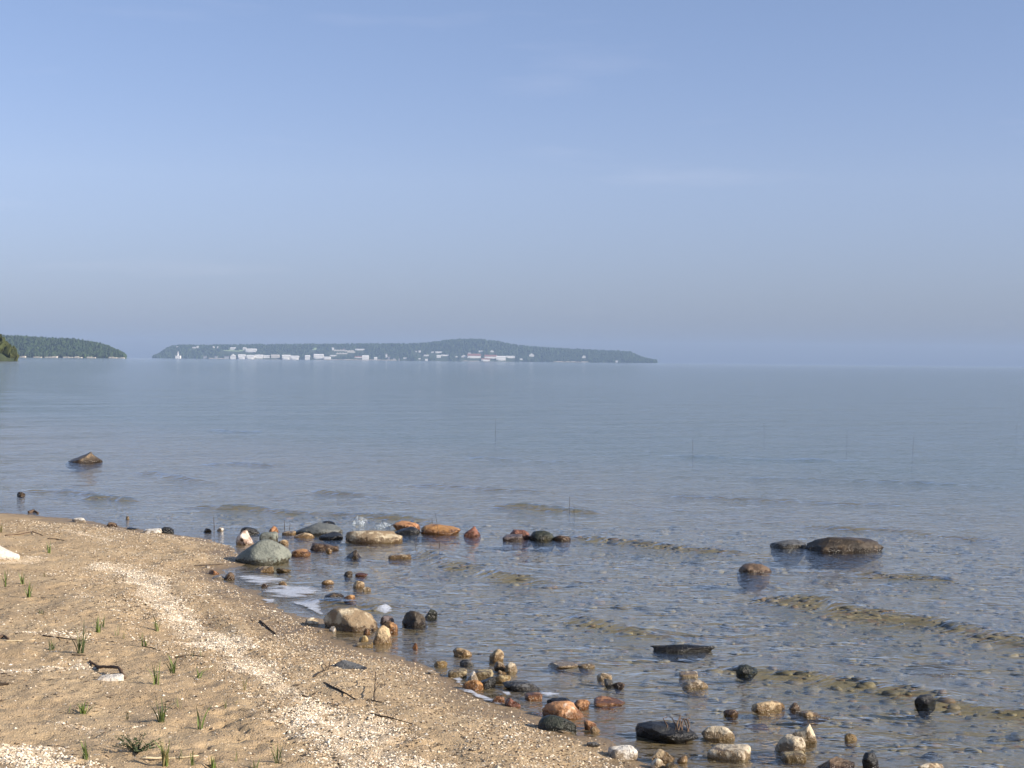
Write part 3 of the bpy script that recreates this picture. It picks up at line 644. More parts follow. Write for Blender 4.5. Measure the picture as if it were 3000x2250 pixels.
S('stone', 'brown olive round stone next to the flat white one', 658, 688, 1677, 1699, 'brown', 'round')
S('pebble', 'tiny white pebble on wet sand above the waterline bend', 599, 617, 1656, 1666, 'white', 'round', None, 'pebble')
# around the mottled boulder
S('boulder', 'big cream and brown mottled boulder at the water edge', 945, 1108, 1782, 1850, 'mottled', 'long', None, 'boulder', .2, -8, .62)
S('stone', 'dark purple grey stone behind the amber one', 1112, 1157, 1804, 1826, 'purple', 'angular')
S('stone', 'shiny amber stone touching the tan dome stone', 1119, 1166, 1822, 1854, 'amber', 'dome')
S('stone', 'smooth tan dome stone in front of the mottled boulder', 1087, 1149, 1833, 1886, 'tan', 'dome', None, 'stone', .15)
S('stone', 'dark brown weedy stone standing in the shallows', 1177, 1253, 1789, 1833, 'darkbrown', 'dome')
S('stone', 'small black green stone beside the dark weedy one', 1243, 1281, 1785, 1810, 'blackgreen', 'angular')
S('stone', 'small yellow pitted stone at the edge of wet sand', 1051, 1079, 1863, 1887, 'yellow', 'dome')
S('stone', 'flat yellow stone awash below the pitted yellow stone', 1041, 1093, 1884, 1898, 'yellow', 'slab', sub=False)
S('stone', 'small amber stone under the mottled boulder', 1064, 1085, 1843, 1859, 'amber', 'round')
S('pebble', 'cream pebble on the sand below the mottled boulder', 964, 986, 1836, 1853, 'white', 'angular', None, 'pebble')
S('stone', 'rough pale stone half buried left of the mottled boulder', 892, 933, 1810, 1832, 'pale', 'angular')
S('pebble', 'little white pebble on sand near the half buried pale stone', 929, 944, 1845, 1856, 'white', 'round', None, 'pebble')
S('stone', 'flat slate grey wedge stone lying on dry sand', 979, 1079, 1925, 1962, 'slate', 'wedge', sink=.3, rot=-10, depth=.55)
S('stone', 'small orange stone under clear water', 1208, 1224, 1884, 1900, 'orange', 'angular')
# reddish row across the shallows
S('boulder', 'low orange boulder in the row behind the cream boulder', 1148, 1231, 1526, 1552, 'orange', 'dome', None, 'boulder')
S('stone', 'flat black stone below the low orange boulder', 1153, 1232, 1544, 1568, 'black', 'long')
S('boulder', 'ribbed amber boulder in the middle of the offshore row', 1229, 1350, 1535, 1567, 'amber', 'dome', None, 'boulder')
S('stone', 'pointed red stone at the right of the amber boulder', 1356, 1409, 1542, 1571, 'red', 'peak')
S('stone', 'red brown stone against a black green one offshore', 1494, 1560, 1552, 1579, 'red', 'dome')
S('stone', 'flat purple grey stone before the red brown one', 1473, 1533, 1566, 1585, 'purple', 'slab')
S('stone', 'black green stone at the right end of the offshore row', 1549, 1629, 1554, 1584, 'blackgreen', 'dome')
S('stone', 'low brown stone trailing off the black green one', 1622, 1672, 1568, 1584, 'brown', 'long')
# far and right hand water
S('boulder', 'long dark wet boulder with a pale vein, out in the lake', 2360, 2587, 1574, 1618, 'darkbrown', 'long', None, 'boulder', .35, 2, .5)
S('stone', 'grey stone just awash left of the long dark boulder', 2259, 2362, 1582, 1608, 'slate', 'long')
S('stone', 'reddish brown low stone out in the rippled water', 2158, 2262, 1651, 1685, 'brown', 'dome')
S('boulder', 'lone dark peaked boulder far out in the lake', 190, 292, 1325, 1357, 'darkbrown', 'peak', None, 'boulder', .3, 0, .7)
S('stone', 'tiny dark stone in water near the lone peaked boulder', 50, 73, 1441, 1453, 'darkbrown', 'dome')
S('stone', 'black mossy stone catching a wavelet', 2155, 2219, 1949, 1982, 'blackgreen', 'dome')
S('stone', 'long black ledge stone barely above water', 1905, 2096, 1889, 1910, 'black', 'dome', depth=.3)
S('stone', 'thin pale flat stone awash near the black mossy stone', 1989, 2044, 1968, 1984, 'pale', 'slab')
S('stone', 'round pale tan disc stone in the shallows', 1998, 2074, 1994, 2017, 'pale', 'dome')
S('stone', 'black oval stone inside the breaking ripple', 2680, 2740, 2039, 2077, 'black', 'round')
S('stone', 'black upright stone at the bottom stony shallows', 2525, 2573, 2207, 2256, 'black', 'dome', sink=.1)
# cluster at the middle of the waterline
S('stone', 'oblong tan stone standing clear of the middle cluster', 1325, 1384, 1898, 1921, 'tan', 'long')
S('stone', 'tan stone with a black shaded side above the cluster', 1434, 1477, 1903, 1938, 'tan', 'dome', None, 'stone', .15)
S('stone', 'small yellow stone at the sand edge left of cluster', 1271, 1311, 1937, 1956, 'yellow', 'dome')
S('stone', 'dark grey stone between two yellow tan stones', 1347, 1387, 1933, 1951, 'slate', 'round')
S('stone', 'brown speckled stone touching the pale round one', 1446, 1484, 1939, 1963, 'mottled', 'round')
S('stone', 'pale round stone at the right of the cluster', 1478, 1516, 1941, 1970, 'pale', 'dome')
S('stone', 'brown tan slab half sunk at the left of cluster', 1311, 1369, 1961, 1986, 'olive', 'slab')
S('stone', 'white angular stone in the middle of the cluster', 1364, 1403, 1968, 1997, 'white', 'peak', rot=0)
S('stone', 'olive tan block with flat top in the cluster', 1388, 1446, 1961, 1993, 'olive', 'slab')
S('stone', 'yellow oval stone at the lower right of the cluster', 1444, 1497, 1976, 2000, 'yellow', 'round')
S('stone', 'low tan stone behind the yellow oval stone', 1456, 1485, 1963, 1976, 'tan', 'wedge')
S('stone', 'shiny brown amber stone at the front of the cluster', 1353, 1415, 1993, 2026, 'amber', 'round', sink=.2)
S('stone', 'black angular stone leaning on the amber one', 1398, 1453, 1982, 2020, 'black', 'angular', sink=.15)
S('stone', 'broad flat dark slate stone awash right of the cluster', 1470, 1588, 1993, 2025, 'slate', 'dome')
S('pebble', 'cream flat pebble on sand left of the cluster', 1254, 1284, 1964, 1978, 'white', 'wedge', None, 'pebble')
S('stone', 'long pale stone just under the surface', 1604, 1698, 1939, 1959, 'pale', 'wedge', sub=False)
S('stone', 'flat tan stone at the end of the long pale one', 1692, 1743, 1945, 1958, 'pale', 'dome')
S('stone', 'smooth pale egg stone over a grey stone', 1749, 1793, 1973, 1993, 'pale', 'round')
S('stone', 'grey stone touching the smooth pale egg stone', 1770, 1797, 1990, 2011, 'slate', 'round')
S('stone', 'small brown stone right of the pale egg stone', 1794, 1830, 1999, 2016, 'brown', 'angular')
S('stone', 'orange block stone between two foam streaks', 1539, 1587, 2029, 2050, 'orange', 'slab')
S('stone', 'orange stone washed by foam at the sand edge', 1439, 1478, 2039, 2062, 'orange', 'dome')
S('stone', 'dark brown slanting stone at the foamy sand edge', 1476, 1527, 2042, 2073, 'red', 'wedge')
S('boulder', 'big orange brown boulder with a white patch on top', 1588, 1713, 2052, 2106, 'orangewhite', 'dome', None, 'boulder', .2, -8, .7)
S('stone', 'smaller orange stone leaning behind the big orange boulder', 1677, 1728, 2050, 2077, 'orange', 'round')
S('stone', 'black stone behind the big orange boulder', 1603, 1672, 2044, 2064, 'black', 'long')
S('boulder', 'dark mossy black boulder in front of the orange boulder', 1576, 1689, 2092, 2146, 'blackgreen', 'wedge', None, 'boulder', .2, -18, .6)
S('stone', 'thin tan stone at the foot of the dark mossy boulder', 1629, 1675, 2135, 2149, 'pale', 'wedge')
S('stone', 'brown orange stone under water by the mossy boulder', 1710, 1748, 2112, 2138, 'orange', 'round')
S('stone', 'small tan stone touching the brown orange one', 1728, 1758, 2131, 2149, 'tan', 'dome')
S('stone', 'long wet orange stone pointing to the right', 1737, 1832, 2040, 2072, 'orange', 'wedge', sink=.25)
S('pebble', 'small blue grey pebble on sand near the white slab', 1719, 1759, 2170, 2191, 'slate', 'wedge', None, 'pebble')
S('stone', 'flat white slab lying on the sand edge', 1784, 1864, 2187, 2227, 'white', 'slab', depth=.7, sink=.3)
# stony shallows at the bottom right
S('boulder', 'big black boulder with brown weed on its side', 1861, 2045, 2107, 2174, 'black', 'wedge', None, 'boulder', .2, -8, .7)
S('stone', 'cream block stone with a dark notch', 2055, 2152, 2128, 2167, 'pale', 'long', sink=.2, depth=.6)
S('stone', 'sharp edged slab with grey top and tan side', 2077, 2195, 2182, 2225, 'pale', 'slab', sink=.2, rot=-18, depth=.7)
S('stone', 'flat grey stone under water right of the sharp slab', 2192, 2297, 2195, 2224, 'purple', 'slab', sub=True)
S('stone', 'jagged tan stone with a high pointed tip', 2303, 2390, 2123, 2177, 'pale', 'peak', sink=.1, rot=0, depth=.6)
S('stone', 'rounded cream stone below the jagged pointed stone', 2269, 2358, 2155, 2207, 'pale', 'dome', sink=.3)
S('stone', 'flat grey tan stone below the rounded cream stone', 2290, 2358, 2204, 2233, 'olive', 'slab')
S('stone', 'speckled amber block stone out in the stony shallows', 2203, 2304, 2054, 2087, 'tan', 'angular', sink=.3, depth=.55)
S('stone', 'small brown stone at the right of the speckled block', 2305, 2344, 2059, 2086, 'brown', 'angular')
S('stone', 'long thin tan stone trailing from the small brown one', 2338, 2428, 2079, 2109, 'tan', 'wedge')
S('stone', 'reddish flat stone below the speckled amber block', 2186, 2250, 2102, 2118, 'red', 'slab', sub=True)
S('stone', 'brown stone with darker edge left of the reddish flat one', 2120, 2165, 2082, 2102, 'brown', 'angular')
S('stone', 'rough tan stone in the pile below the black boulder', 1910, 1976, 2196, 2237, 'tan', 'angular', sink=.2)
S('stone', 'tan pink stone at the very bottom of the pile', 1906, 1951, 2226, 2256, 'pale', 'round')
S('stone', 'small pointed tan stone at the edge of the pile', 1983, 2015, 2216, 2237, 'tan', 'peak')
S('stone', 'brown tan stone low in the pile', 1948, 1990, 2236, 2260, 'olive', 'round')
S('stone', 'wide flat olive stone beneath the water by the pile', 2020, 2098, 2208, 2228, 'olive', 'slab', sub=True)
S('stone', 'rusty tan stone along the bottom stony shallows', 2398, 2510, 2222, 2266, 'brown', 'angular')
S('stone', 'pale tan stone breaking the bottom shallows', 2680, 2774, 2236, 2266, 'pale', 'angular')
S('stone', 'small yellow stone in the rippled bottom shallows', 2474, 2512, 2150, 2168, 'yellow', 'dome')
S('stone', 'pinkish tan stone under ripples near the bottom', 2692, 2760, 2174, 2209, 'purple', 'dome', sub=True)
S('stone', 'large tan brown stone under clear water', 2660, 2787, 1893, 1928, 'olive', 'slab', sub=True)
# left shore
S('stone', 'white stone on the far crest of the beach', 212, 254, 1517, 1531, 'white', 'dome')
S('stone', 'brown stone where the far crest meets the water', 311, 343, 1530, 1544, 'brown', 'dome')
S('stone', 'thin black stone at the far waterline', 371, 404, 1544, 1552, 'black', 'wedge')
S('stone', 'white oblong stone next to a black one at waterline', 420, 472, 1548, 1563, 'white', 'slab')
S('stone', 'black stone touching the white oblong stone', 470, 510, 1544, 1562, 'black', 'dome')
S('pebble', 'tiny cream pebble out in the water off the crest', 368, 379, 1512, 1520, 'pale', 'round', None, 'pebble')
S('boulder', 'cream and grey boulder half buried in dry sand', -60, 56, 1588, 1640, 'white', 'wedge', None, 'boulder', .35, 0, .8)
S('stone', 'white flat stone under a bent stick on the sand', 286, 360, 1973, 1996, 'white', 'slab', sink=.4, depth=.6)

# ------------------------------------------------------------------ loose cover: shell gravel, debris, lakebed pebbles (uncountable)
def scatter(name, label, cat, pts, size, flatn, cols, lod, mat, seed, lift=.3, stretch=1.6):
    r = np.random.default_rng(seed); n = len(pts)
    V0, F0 = (np.array([[1, 0, -.3], [-.8, .2, -.3], [.1, .8, -.3], [0, -.9, -.3], [.1, .1, 1.]]), np.array([[0, 2, 4], [2, 1, 4], [1, 3, 4], [3, 0, 4]])) if lod == 0 else ICO[lod]
    k = len(V0); a = r.uniform(0, 2 * math.pi, n); ca, sa = np.cos(a)[:, None], np.sin(a)[:, None]
    sx = size * r.uniform(1, stretch, n); sy = size; sz = size * flatn * r.uniform(.7, 1.3, n)
    J = V0[None] * (1 + r.uniform(-.22, .22, (n, k, 1)))
    x = J[..., 0] * sx[:, None]; y = J[..., 1] * sy[:, None]; z = J[..., 2] * sz[:, None]
    V = np.stack([x * ca - y * sa, x * sa + y * ca, z + (sz * lift)[:, None]], -1) + pts[:, None, :]
    Fc = (F0[None] + (np.arange(n) * k)[:, None, None]).reshape(-1, 3)
    o = fast_mesh(name, V.reshape(-1, 3), Fc, mat, lod > 0, None, np.repeat(cols, k, 0))
    return tag(o, label, cat, None, 'stuff')
M_loose = NT('loose_grains'); M_loose = M_loose.done(M_loose.bsdf(M_loose.attr('Col', 'Color'), .85, None, .2))
def in_view(x, y, pad=.03): return np.abs(x / y) < (1500 / F + pad)
def sample(n, x0, x1, y0, y1, seed):
    r = np.random.default_rng(seed); x = r.uniform(x0, x1, n); y = y0 + (y1 - y0) * r.uniform(0, 1, n) ** 1.5
    k = in_view(x, y); return x[k], y[k], r
def pick(pal, n, r, v=.2): return np.array(pal)[r.integers(0, len(pal), n)] * r.uniform(1 - v, 1 + v, (n, 1))
x, y, r = sample(700000, -6, 2.2, 5.6, 17, 21)
z = terrain(x, y); den = shell_density(x, y)
prob = np.clip(den * (0.5 + 1.7 * fbm(x * 5, y * 5, 88, 3)), 0, 1) * .85 + 0.03 + .10 * np.clip(fbm(x * 1.3, y * 1.3, 89, 3) * 2, 0, 1)
# coarse gravelly swash strip next to the water
dsh = seg_dist(x, y, shore); prob += np.where((dsh < 1.3) & (dsh > .1), .30, 0) * (0.7 + 1.2 * fbm(x * 3, y * 3, 90, 3))
k = (z > .003) & (r.uniform(0, 1, len(x)) < prob); x, y, z, den, dsh = x[k], y[k], z[k], den[k], dsh[k]
k = r.permutation(len(x))[:120000]; x, y, z, den, dsh = x[k], y[k], z[k], den[k], dsh[k]; n = len(x)
pale = r.uniform(0, 1, n) < np.where((dsh < 1.2) & (den < .5), .13, np.clip(.22 + den * .72, 0, .95))
cols = np.where(pale[:, None], pick([(.78, .68, .53), (.70, .59, .44), (.8, .73, .61), (.62, .5, .36)], n, r, .12), pick([(.40, .29, .18), (.26, .18, .11), (.5, .38, .25), (.13, .095, .065), (.33, .29, .24), (.6, .5, .36)], n, r))
scatter('shell_gravel', 'pale shell bits and gravel strewn in bands over the sand', 'gravel', np.c_[x, y, z], r.uniform(.0028, .0085, n) * (1 + .4 * (r.uniform(0, 1, n) > .9)), .5, cols, 0, M_loose, 1)
x, y, r = sample(60000, -6, 2.2, 5.6, 17, 22); z = terrain(x, y); den = shell_density(x, y)
dl_ = seg_dist(x, y, shore); dm = np.clip(den, 0, .6) + .25 + 1.0 * np.exp(-((dl_ - .42 - .3 * fbm(x, y, 95, 2)) / .10) ** 2) + np.clip(fbm(x * 1.6, y * 1.6, 93, 3) * 2.2, -.2, 1)
k = (z > .012) & (r.uniform(0, 1, len(x)) < dm * .75); x, y, z = x[k], y[k], z[k]; n = len(x)
scatter('dark_litter', 'dark bits of bark and dry weed scattered on the sand', 'litter', np.c_[x, y, z], r.uniform(.002, .007, n), .35, pick([(.06, .042, .03), (.10, .07, .045), (.045, .035, .03), (.14, .10, .06)], n, r), 0, M_loose, 2, .3, 4.5)
# lakebed cobbles under the clear shallows
x, y, r = sample(30000, -5, 6.5, 5.6, 19, 23); z = terrain(x, y)
k = (z < -.015) & (z > -.45) & (r.uniform(0, 1, len(x)) < .36); x, y, z = x[k], y[k], z[k]; n = len(x)
sz = np.minimum(r.gamma(1.4, .009, n) + .007, np.clip(-z * .5, .008, .08))
pal = [(.23, .185, .125), (.29, .23, .15), (.14, .12, .10), (.06, .055, .05), (.25, .16, .10), (.33, .27, .18), (.20, .17, .14), (.24, .19, .15)]
M_bedst = NT('lakebed_stones'); _n = M_bedst.noise(M_bedst.pos(), 40, 3)
M_bedst = M_bedst.done(M_bedst.bsdf(M_bedst.mix(M_bedst.rng(_n, .4, .7, 0, .5), M_bedst.attr('Col', 'Color'), (.16, .13, .08)), .6, None, .3))
scatter('lakebed_pebbles', 'mixed brown and grey pebbles covering the lakebed in the shallows', 'pebbles', np.c_[x, y, z], sz, .45, pick(pal, n, r, .25), 2 if n < 6000 else 1, M_bedst, 3, .25)

# ------------------------------------------------------------------ sticks
def tube(pts, r0, r1, seg=7, seed=0, knob=.25):
    rr = np.random.default_rng(seed); V, Fc = [], []; n = len(pts)
    for i, p in enumerate(pts):
        t = (Vector(pts[min(i + 1, n - 1)]) - Vector(pts[max(i - 1, 0)])).normalized()
        a = t.cross(Vector((0, 0, 1)) if abs(t.z) < .9 else Vector((1, 0, 0))).normalized(); b = t.cross(a)
        rad = (r0 + (r1 - r0) * i / (n - 1)) * rr.uniform(1 - knob, 1 + knob)
        for k in range(seg):
            q = 2 * math.pi * k / seg; V.append(tuple(Vector(p) + (a * math.cos(q) + b * math.sin(q)) * rad))
    for i in range(n - 1):
        for k in range(seg):
            j = (k + 1) % seg; Fc.append((i * seg + k, i * seg + j, (i + 1) * seg + j, (i + 1) * seg + k))
    Fc += [tuple(range(seg))[::-1], tuple((n - 1) * seg + k for k in range(seg))]
    return V, Fc
def fibre_mat(name, c1, c2):
    t = NT(name); mp = t.node('ShaderNodeMapping'); t.put(mp.inputs[0], t.oc()); mp.inputs['Scale'].default_value = (1, 1, 1)
    n = t.noise(mp.outputs[0], 90, 3, .6); return t.done(t.bsdf(t.mix(t.rng(n, .35, .65), c1, c2), .8, t.bump(n, .6, .004), .2))
M_bark = fibre_mat('weathered_bark', (.085, .055, .036), (.15, .10, .07)); M_dark = fibre_mat('dark_wet_wood', (.035, .026, .02), (.07, .05, .036))
M_straw = fibre_mat('dry_straw', (.62, .50, .30), (.72, .60, .40))
def stick(label, px, rad, mat, lift=None, cat='stick', name='stick', twigs=(), r1=.5, water=True):
    P3 = []
    for i, p in enumerate(px):
        q = gp(p[0], p[1]); l = rad * .6 if lift is None else lift[i]; P3.append(q + Vector((0, 0, l)))
    o0 = P3[0].copy(); fine = []
    for a, b in zip(P3[:-1], P3[1:]):
        for k in range(4): fine.append(tuple(a.lerp(b, k / 4) - o0 + Vector((random.uniform(-1, 1), random.uniform(-1, 1), random.uniform(-.3, .5))) * rad * .5))
    fine.append(tuple(P3[-1] - o0))
    if not twigs:
        V, Fc = tube(fine, rad, rad * r1, 7, int(px[0][0] + 99)); o = obj(name, V, Fc, mat, None, True, o0); return tag(o, label, cat)
    root = empty(name, o0); V, Fc = tube(fine, rad, rad * r1, 7, int(px[0][0] + 99)); obj('stem', V, Fc, mat, root, True)
    for (t0, dx, dy, dz) in twigs:
        b = Vector(fine[int(t0 * (len(fine) - 1))]); pts = [tuple(b), tuple(b + Vector((dx, dy, dz)) * .5 + Vector((0, 0, .004))), tuple(b + Vector((dx, dy, dz)))]
        V, Fc = tube(pts, rad * .5, rad * .25, 5, 3); obj('twig', V, Fc, mat, root, True)
    return tag(root, label, cat)
stick('bent brown stick arching over the white flat stone', [(262, 1940), (288, 1958), (308, 1971), (330, 1971), (347, 1971), (364, 1990)], .0075, M_bark, [.004, .006, .028, .030, .026, .006], r1=1.3)
stick('dark slim stick reaching towards the tallest grass tuft', [(126, 1866), (170, 1872), (240, 1879)], .0045, M_dark)
stick('short dark stick below the tallest grass tuft', [(210, 1922), (252, 1922)], .004, M_dark)
stick('pale straw stalk lying on the sand near a dark bark piece', [(12, 1882), (60, 1879), (102, 1876)], .004, M_straw, cat='straw', name='straw_stalk')
stick('long pale straw stalk beneath the grass by the feathery weed', [(414, 2227), (500, 2224), (582, 2221)], .0055, M_straw, cat='straw', name='straw_stalk')
stick('straight knobbly dark stick on the pale shell band', [(950, 2003), (975, 2016), (1005, 2031), (1042, 2051)], .0065, M_dark, twigs=((.4, .02, .01, .012), (.65, .02, .02, .01)))
stick('upright forked twig standing in the sand', [(1096, 2054), (1098, 2030), (1100, 2010)], .0035, M_dark, [0, .035, .07], name='twig_fork', twigs=((.1, -.04, .03, .0), (.3, .03, .0, .05), (.7, .012, 0, .03)))
stick('tangled dark root beside the slate wedge stone', [(920, 1985), (940, 1975), (962, 1970), (968, 1952)], .004, M_dark, [.003, .01, .012, .03], name='root', twigs=((.5, .03, .0, .03), (.7, -.03, .02, .03)))
stick('black stick between the shell band and mottled boulder', [(762, 1824), (785, 1842), (807, 1860)], .007, M_dark)
stick('thin black stick above the shell band near half buried stone', [(735, 1818), (770, 1832), (790, 1850)], .004, M_dark)
stick('forked brown stick on the sand below the beach crest', [(14, 1571), (60, 1569), (95, 1560), (127, 1571)], .006, M_bark, twigs=((.5, .06, .1, .01),))
stick('short dark stick right of the first grass tuft', [(140, 1580), (165, 1581), (188, 1584)], .006, M_dark)
stick('thin twig left of the forked brown stick', [(52, 1561), (84, 1554)], .004, M_bark)
stick('thin dark twig at the foot of a grass sprig', [(418, 1897), (445, 1899), (470, 1909)], .0035, M_dark)
stick('thin root on wet sand left of the shield boulder', [(570, 1660), (610, 1657), (656, 1654)], .004, M_dark, name='root')
stick('curled dark weed strand on the shell band', [(515, 1930), (560, 1921), (600, 1927)], .005, M_dark, name='weed_strand', cat='weed')
stick('dark twig pile piece near the straight knobbly stick', [(880, 2040), (905, 2046), (925, 2033)], .0045, M_dark, twigs=((.5, .05, .05, .03), (.3, -.03, .04, .02)))
stick('curved bark piece left of the pale straw stalk', [(-5, 1872), (10, 1868), (26, 1876)], .011, M_bark, cat='bark', name='bark_piece')
stick('dark bark piece on the shaded left sand', [(-4, 2012), (10, 2012), (25, 2010)], .010, M_dark, cat='bark', name='bark_piece')
stick('dark bark lump on the far beach crest', [(85, 1504), (100, 1500), (112, 1506)], .02, M_bark, cat='bark', name='bark_piece')
stick('long dark twig across the lower shell gravel', [(1120, 2060), (1075, 2057), (1030, 2049)], .003, M_dark)
stick('dark twig in the gravel below the upright forked twig', [(1085, 2095), (1150, 2110), (1215, 2125)], .0035, M_dark, twigs=((.5, .03, .02, .02),))

# ------------------------------------------------------------------ grass
def leaf_mat(name, c1, c2):
    t = NT(name); n = t.noise(t.oc(), 30, 2); c = t.mix(t.rng(n, .35, .65), c1, c2)
    b = t.bsdf(c, .55, None, .3); tl = t.node('ShaderNodeBsdfTranslucent'); t.put(tl.inputs[0], c)
    m_ = t.node('ShaderNodeMixShader'); m_.inputs[0].default_value = .25; t.l.new(b, m_.inputs[1]); t.l.new(tl.outputs[0], m_.inputs[2]); return t.done(m_.outputs[0])
M_grass = [leaf_mat('fresh_grass', (.14, .20, .045), (.20, .27, .07)), leaf_mat('dull_grass', (.13, .155, .06), (.18, .195, .085)), leaf_mat('drying_grass', (.27, .22, .10), (.20, .17, .07)), leaf_mat('dark_herb', (.055, .08, .035), (.085, .11, .05))]
def blade(base, dirx, diry, L, w, bend, mat, parent, twist=0):
    V, Fc = [], []; n = 6; s = math.hypot(dirx, diry) + 1e-6; px, py = -diry / s, dirx / s
    ct, st = math.cos(twist), math.sin(twist); px, py = px * ct - py * st, px * st + py * ct
    for i in range(n):
        t = i / (n - 1); ww = w * (1 - t ** 2.2) * (.75 + .5 * t * (1 - t) * 2) + .0003
        lean = t * .25 + bend * t * t; zz = L * t * (1 - .35 * bend * t)
        cx, cy = base[0] + dirx * L * lean, base[1] + diry * L * lean
        V += [(cx - px * ww / 2, cy - py * ww / 2, zz - .006), (cx, cy, zz - .006 - ww * .25), (cx + px * ww / 2, cy + py * ww / 2, zz - .006)]
    for i in range(n - 1):
        a = i * 3; Fc += [(a, a + 1, a + 4, a + 3), (a + 1, a + 2, a + 5, a + 4)]
    return obj('blade', V, Fc, mat, parent, True)
GG = 'grass sprouts on the sand'
def tuft(label, X, Y, hpx, n, mats=(0, 0, 1), spread=.5, w=.0062, name='grass_tuft', grp=GG):
    p = gp(X, Y); L = hpx * (p - Vector((0, 0, H))).length / F
    rr = random.Random(int(X * 3 + Y)); root = empty(name, p)
    for k in range(int(n * 1.4)):
        a = rr.uniform(0, 2 * math.pi); s = rr.uniform(.3, 1) * spread * 1.7
        blade((rr.uniform(-.012, .012), rr.uniform(-.012, .012)), math.cos(a) * s, math.sin(a) * s, L * (1.0 if k == 0 else rr.uniform(.45, .95)), w * rr.uniform(.7, 1.4), rr.uniform(.1, .8), M_grass[rr.choice(mats)], root, rr.uniform(-1, 1))
    return tag(root, label, 'grass', grp)
LS = 'thin sparse grass sprig on the bare sand'
for a in [('compact green tuft beside the short dark stick', 144, 1622, 46, 9, (0, 1), .25), ('yellow green grass at the left end of the beach crest', 2, 1560, 42, 9, (0, 2), .35),
          ('dense green tuft left of two paler sprigs', 14, 1719, 62, 10, (0, 1), .35), ('pale green sprig between two greener tufts', 66, 1711, 50, 10, (0, 2, 1), .35), ('dark green tuft right of the pale sprig', 86, 1750, 62, 9, (0, 1), .3),
          ('bright green tuft with one blade leaning right', 286, 1853, 60, 9, (0,), .4), ('green grass sprig leaning right beside the bright tuft', 306, 1838, 52, 5, (0, 1), .5), ('upright green tuft right of the thin dry sprigs', 459, 1850, 64, 8, (0, 1), .3),
          ('yellowish grass sprig with a twig at its foot', 424, 1894, 56, 7, (0, 2), .45), ('tallest thin tuft growing over the dark slim stick', 236, 1914, 112, 14, (1, 3, 1), .5), ('low grey green sprout left of the tallest tuft', 152, 1905, 42, 7, (1, 3), .6),
          ('green tuft with a bright base beside the knobbly tall grass', 506, 1973, 78, 9, (0, 1), .35), ('tall upright grass blade right of the white flat stone', 458, 2006, 84, 8, (1, 0), .3), ('curved green sprig between shell band and tall grass', 580, 1988, 46, 7, (0,), .9),
          ('tiny dark sprout in the upper sand', 122, 1803, 22, 6, (3, 1), .6), ('low leafy green sprawl on open sand', 246, 2092, 46, 12, (0,), .9), ('branching grey green tall grass with wide lower blade', 474, 2118, 92, 11, (1, 3, 0), .6),
          ('thick green tuft left of the feathery weed', 250, 2228, 78, 11, (0, 1), .35), ('tall dull grass over the long straw stalk', 484, 2246, 118, 14, (1, 0, 2), .4), ('single stout green blade at the straw end', 563, 2243, 60, 4, (0,), .15),
          ('thin forked pair of blades above the straw end', 586, 2138, 92, 4, (1, 0), .35), ('stout bright green shoot right of the straw stalk', 624, 2256, 66, 6, (0,), .15), ('forked green grass among tread marks in the sand', 816, 2238, 80, 5, (0, 1), .4), ('short dull sprout near the tread marks', 744, 2256, 42, 4, (1,), .4)]:
    tuft(*a)
for X, Y, h in [(345, 1862, 46), (362, 1872, 42), (560, 1928, 46), (545, 1935, 40), (523, 2079, 52), (660, 2078, 36), (714, 2028, 52), (692, 2062, 24), (130, 1688, 26), (535, 1622, 30), (590, 1925, 36), (210, 2088, 32), (370, 2110, 36), (435, 2200, 60), (535, 2225, 60), (690, 2230, 44)]:
    tuft(LS, X, Y, h, 3, (1, 2, 2), .4, .0042, 'grass_sprig', 'thin sparse sprigs')
# feathery weed
p = gp(401, 2214); wd = empty('feathery_weed', p); tag(wd, 'dark bushy feathery weed at the lower left sand', 'weed'); rr = random.Random(5)
for k in range(20):
    a = rr.uniform(0, 2 * math.pi); L = rr.uniform(.07, .125); el = rr.uniform(.35, 1.2)
    d = Vector((math.cos(a) * math.cos(el) * 1.25, math.sin(a) * math.cos(el), math.sin(el) * .85)); pts = [tuple(d * L * t + Vector((0, 0, .02 * t * (1 - t)))) for t in (0, .35, .7, 1)]
    V, Fc = tube(pts, .0017, .0008, 5, k); st_ = obj('stem', V, Fc, M_grass[3], wd, True)
    LV, LF = [], []
    for q in range(26):
        t = rr.uniform(.15, 1); b = d * L * t + Vector((0, 0, .02 * t * (1 - t))); e2 = Vector((rr.uniform(-1, 1), rr.uniform(-1, 1), rr.uniform(-.2, .8))).normalized(); l = rr.uniform(.007, .016)
        s_ = e2.cross(d).normalized() * l * .22; n = len(LV); LV += [tuple(b), tuple(b + e2 * l * .5 + s_), tuple(b + e2 * l), tuple(b + e2 * l * .5 - s_)]; LF.append((n, n + 1, n + 2, n + 3))
    obj('leaves', LV, LF, M_grass[3], st_)
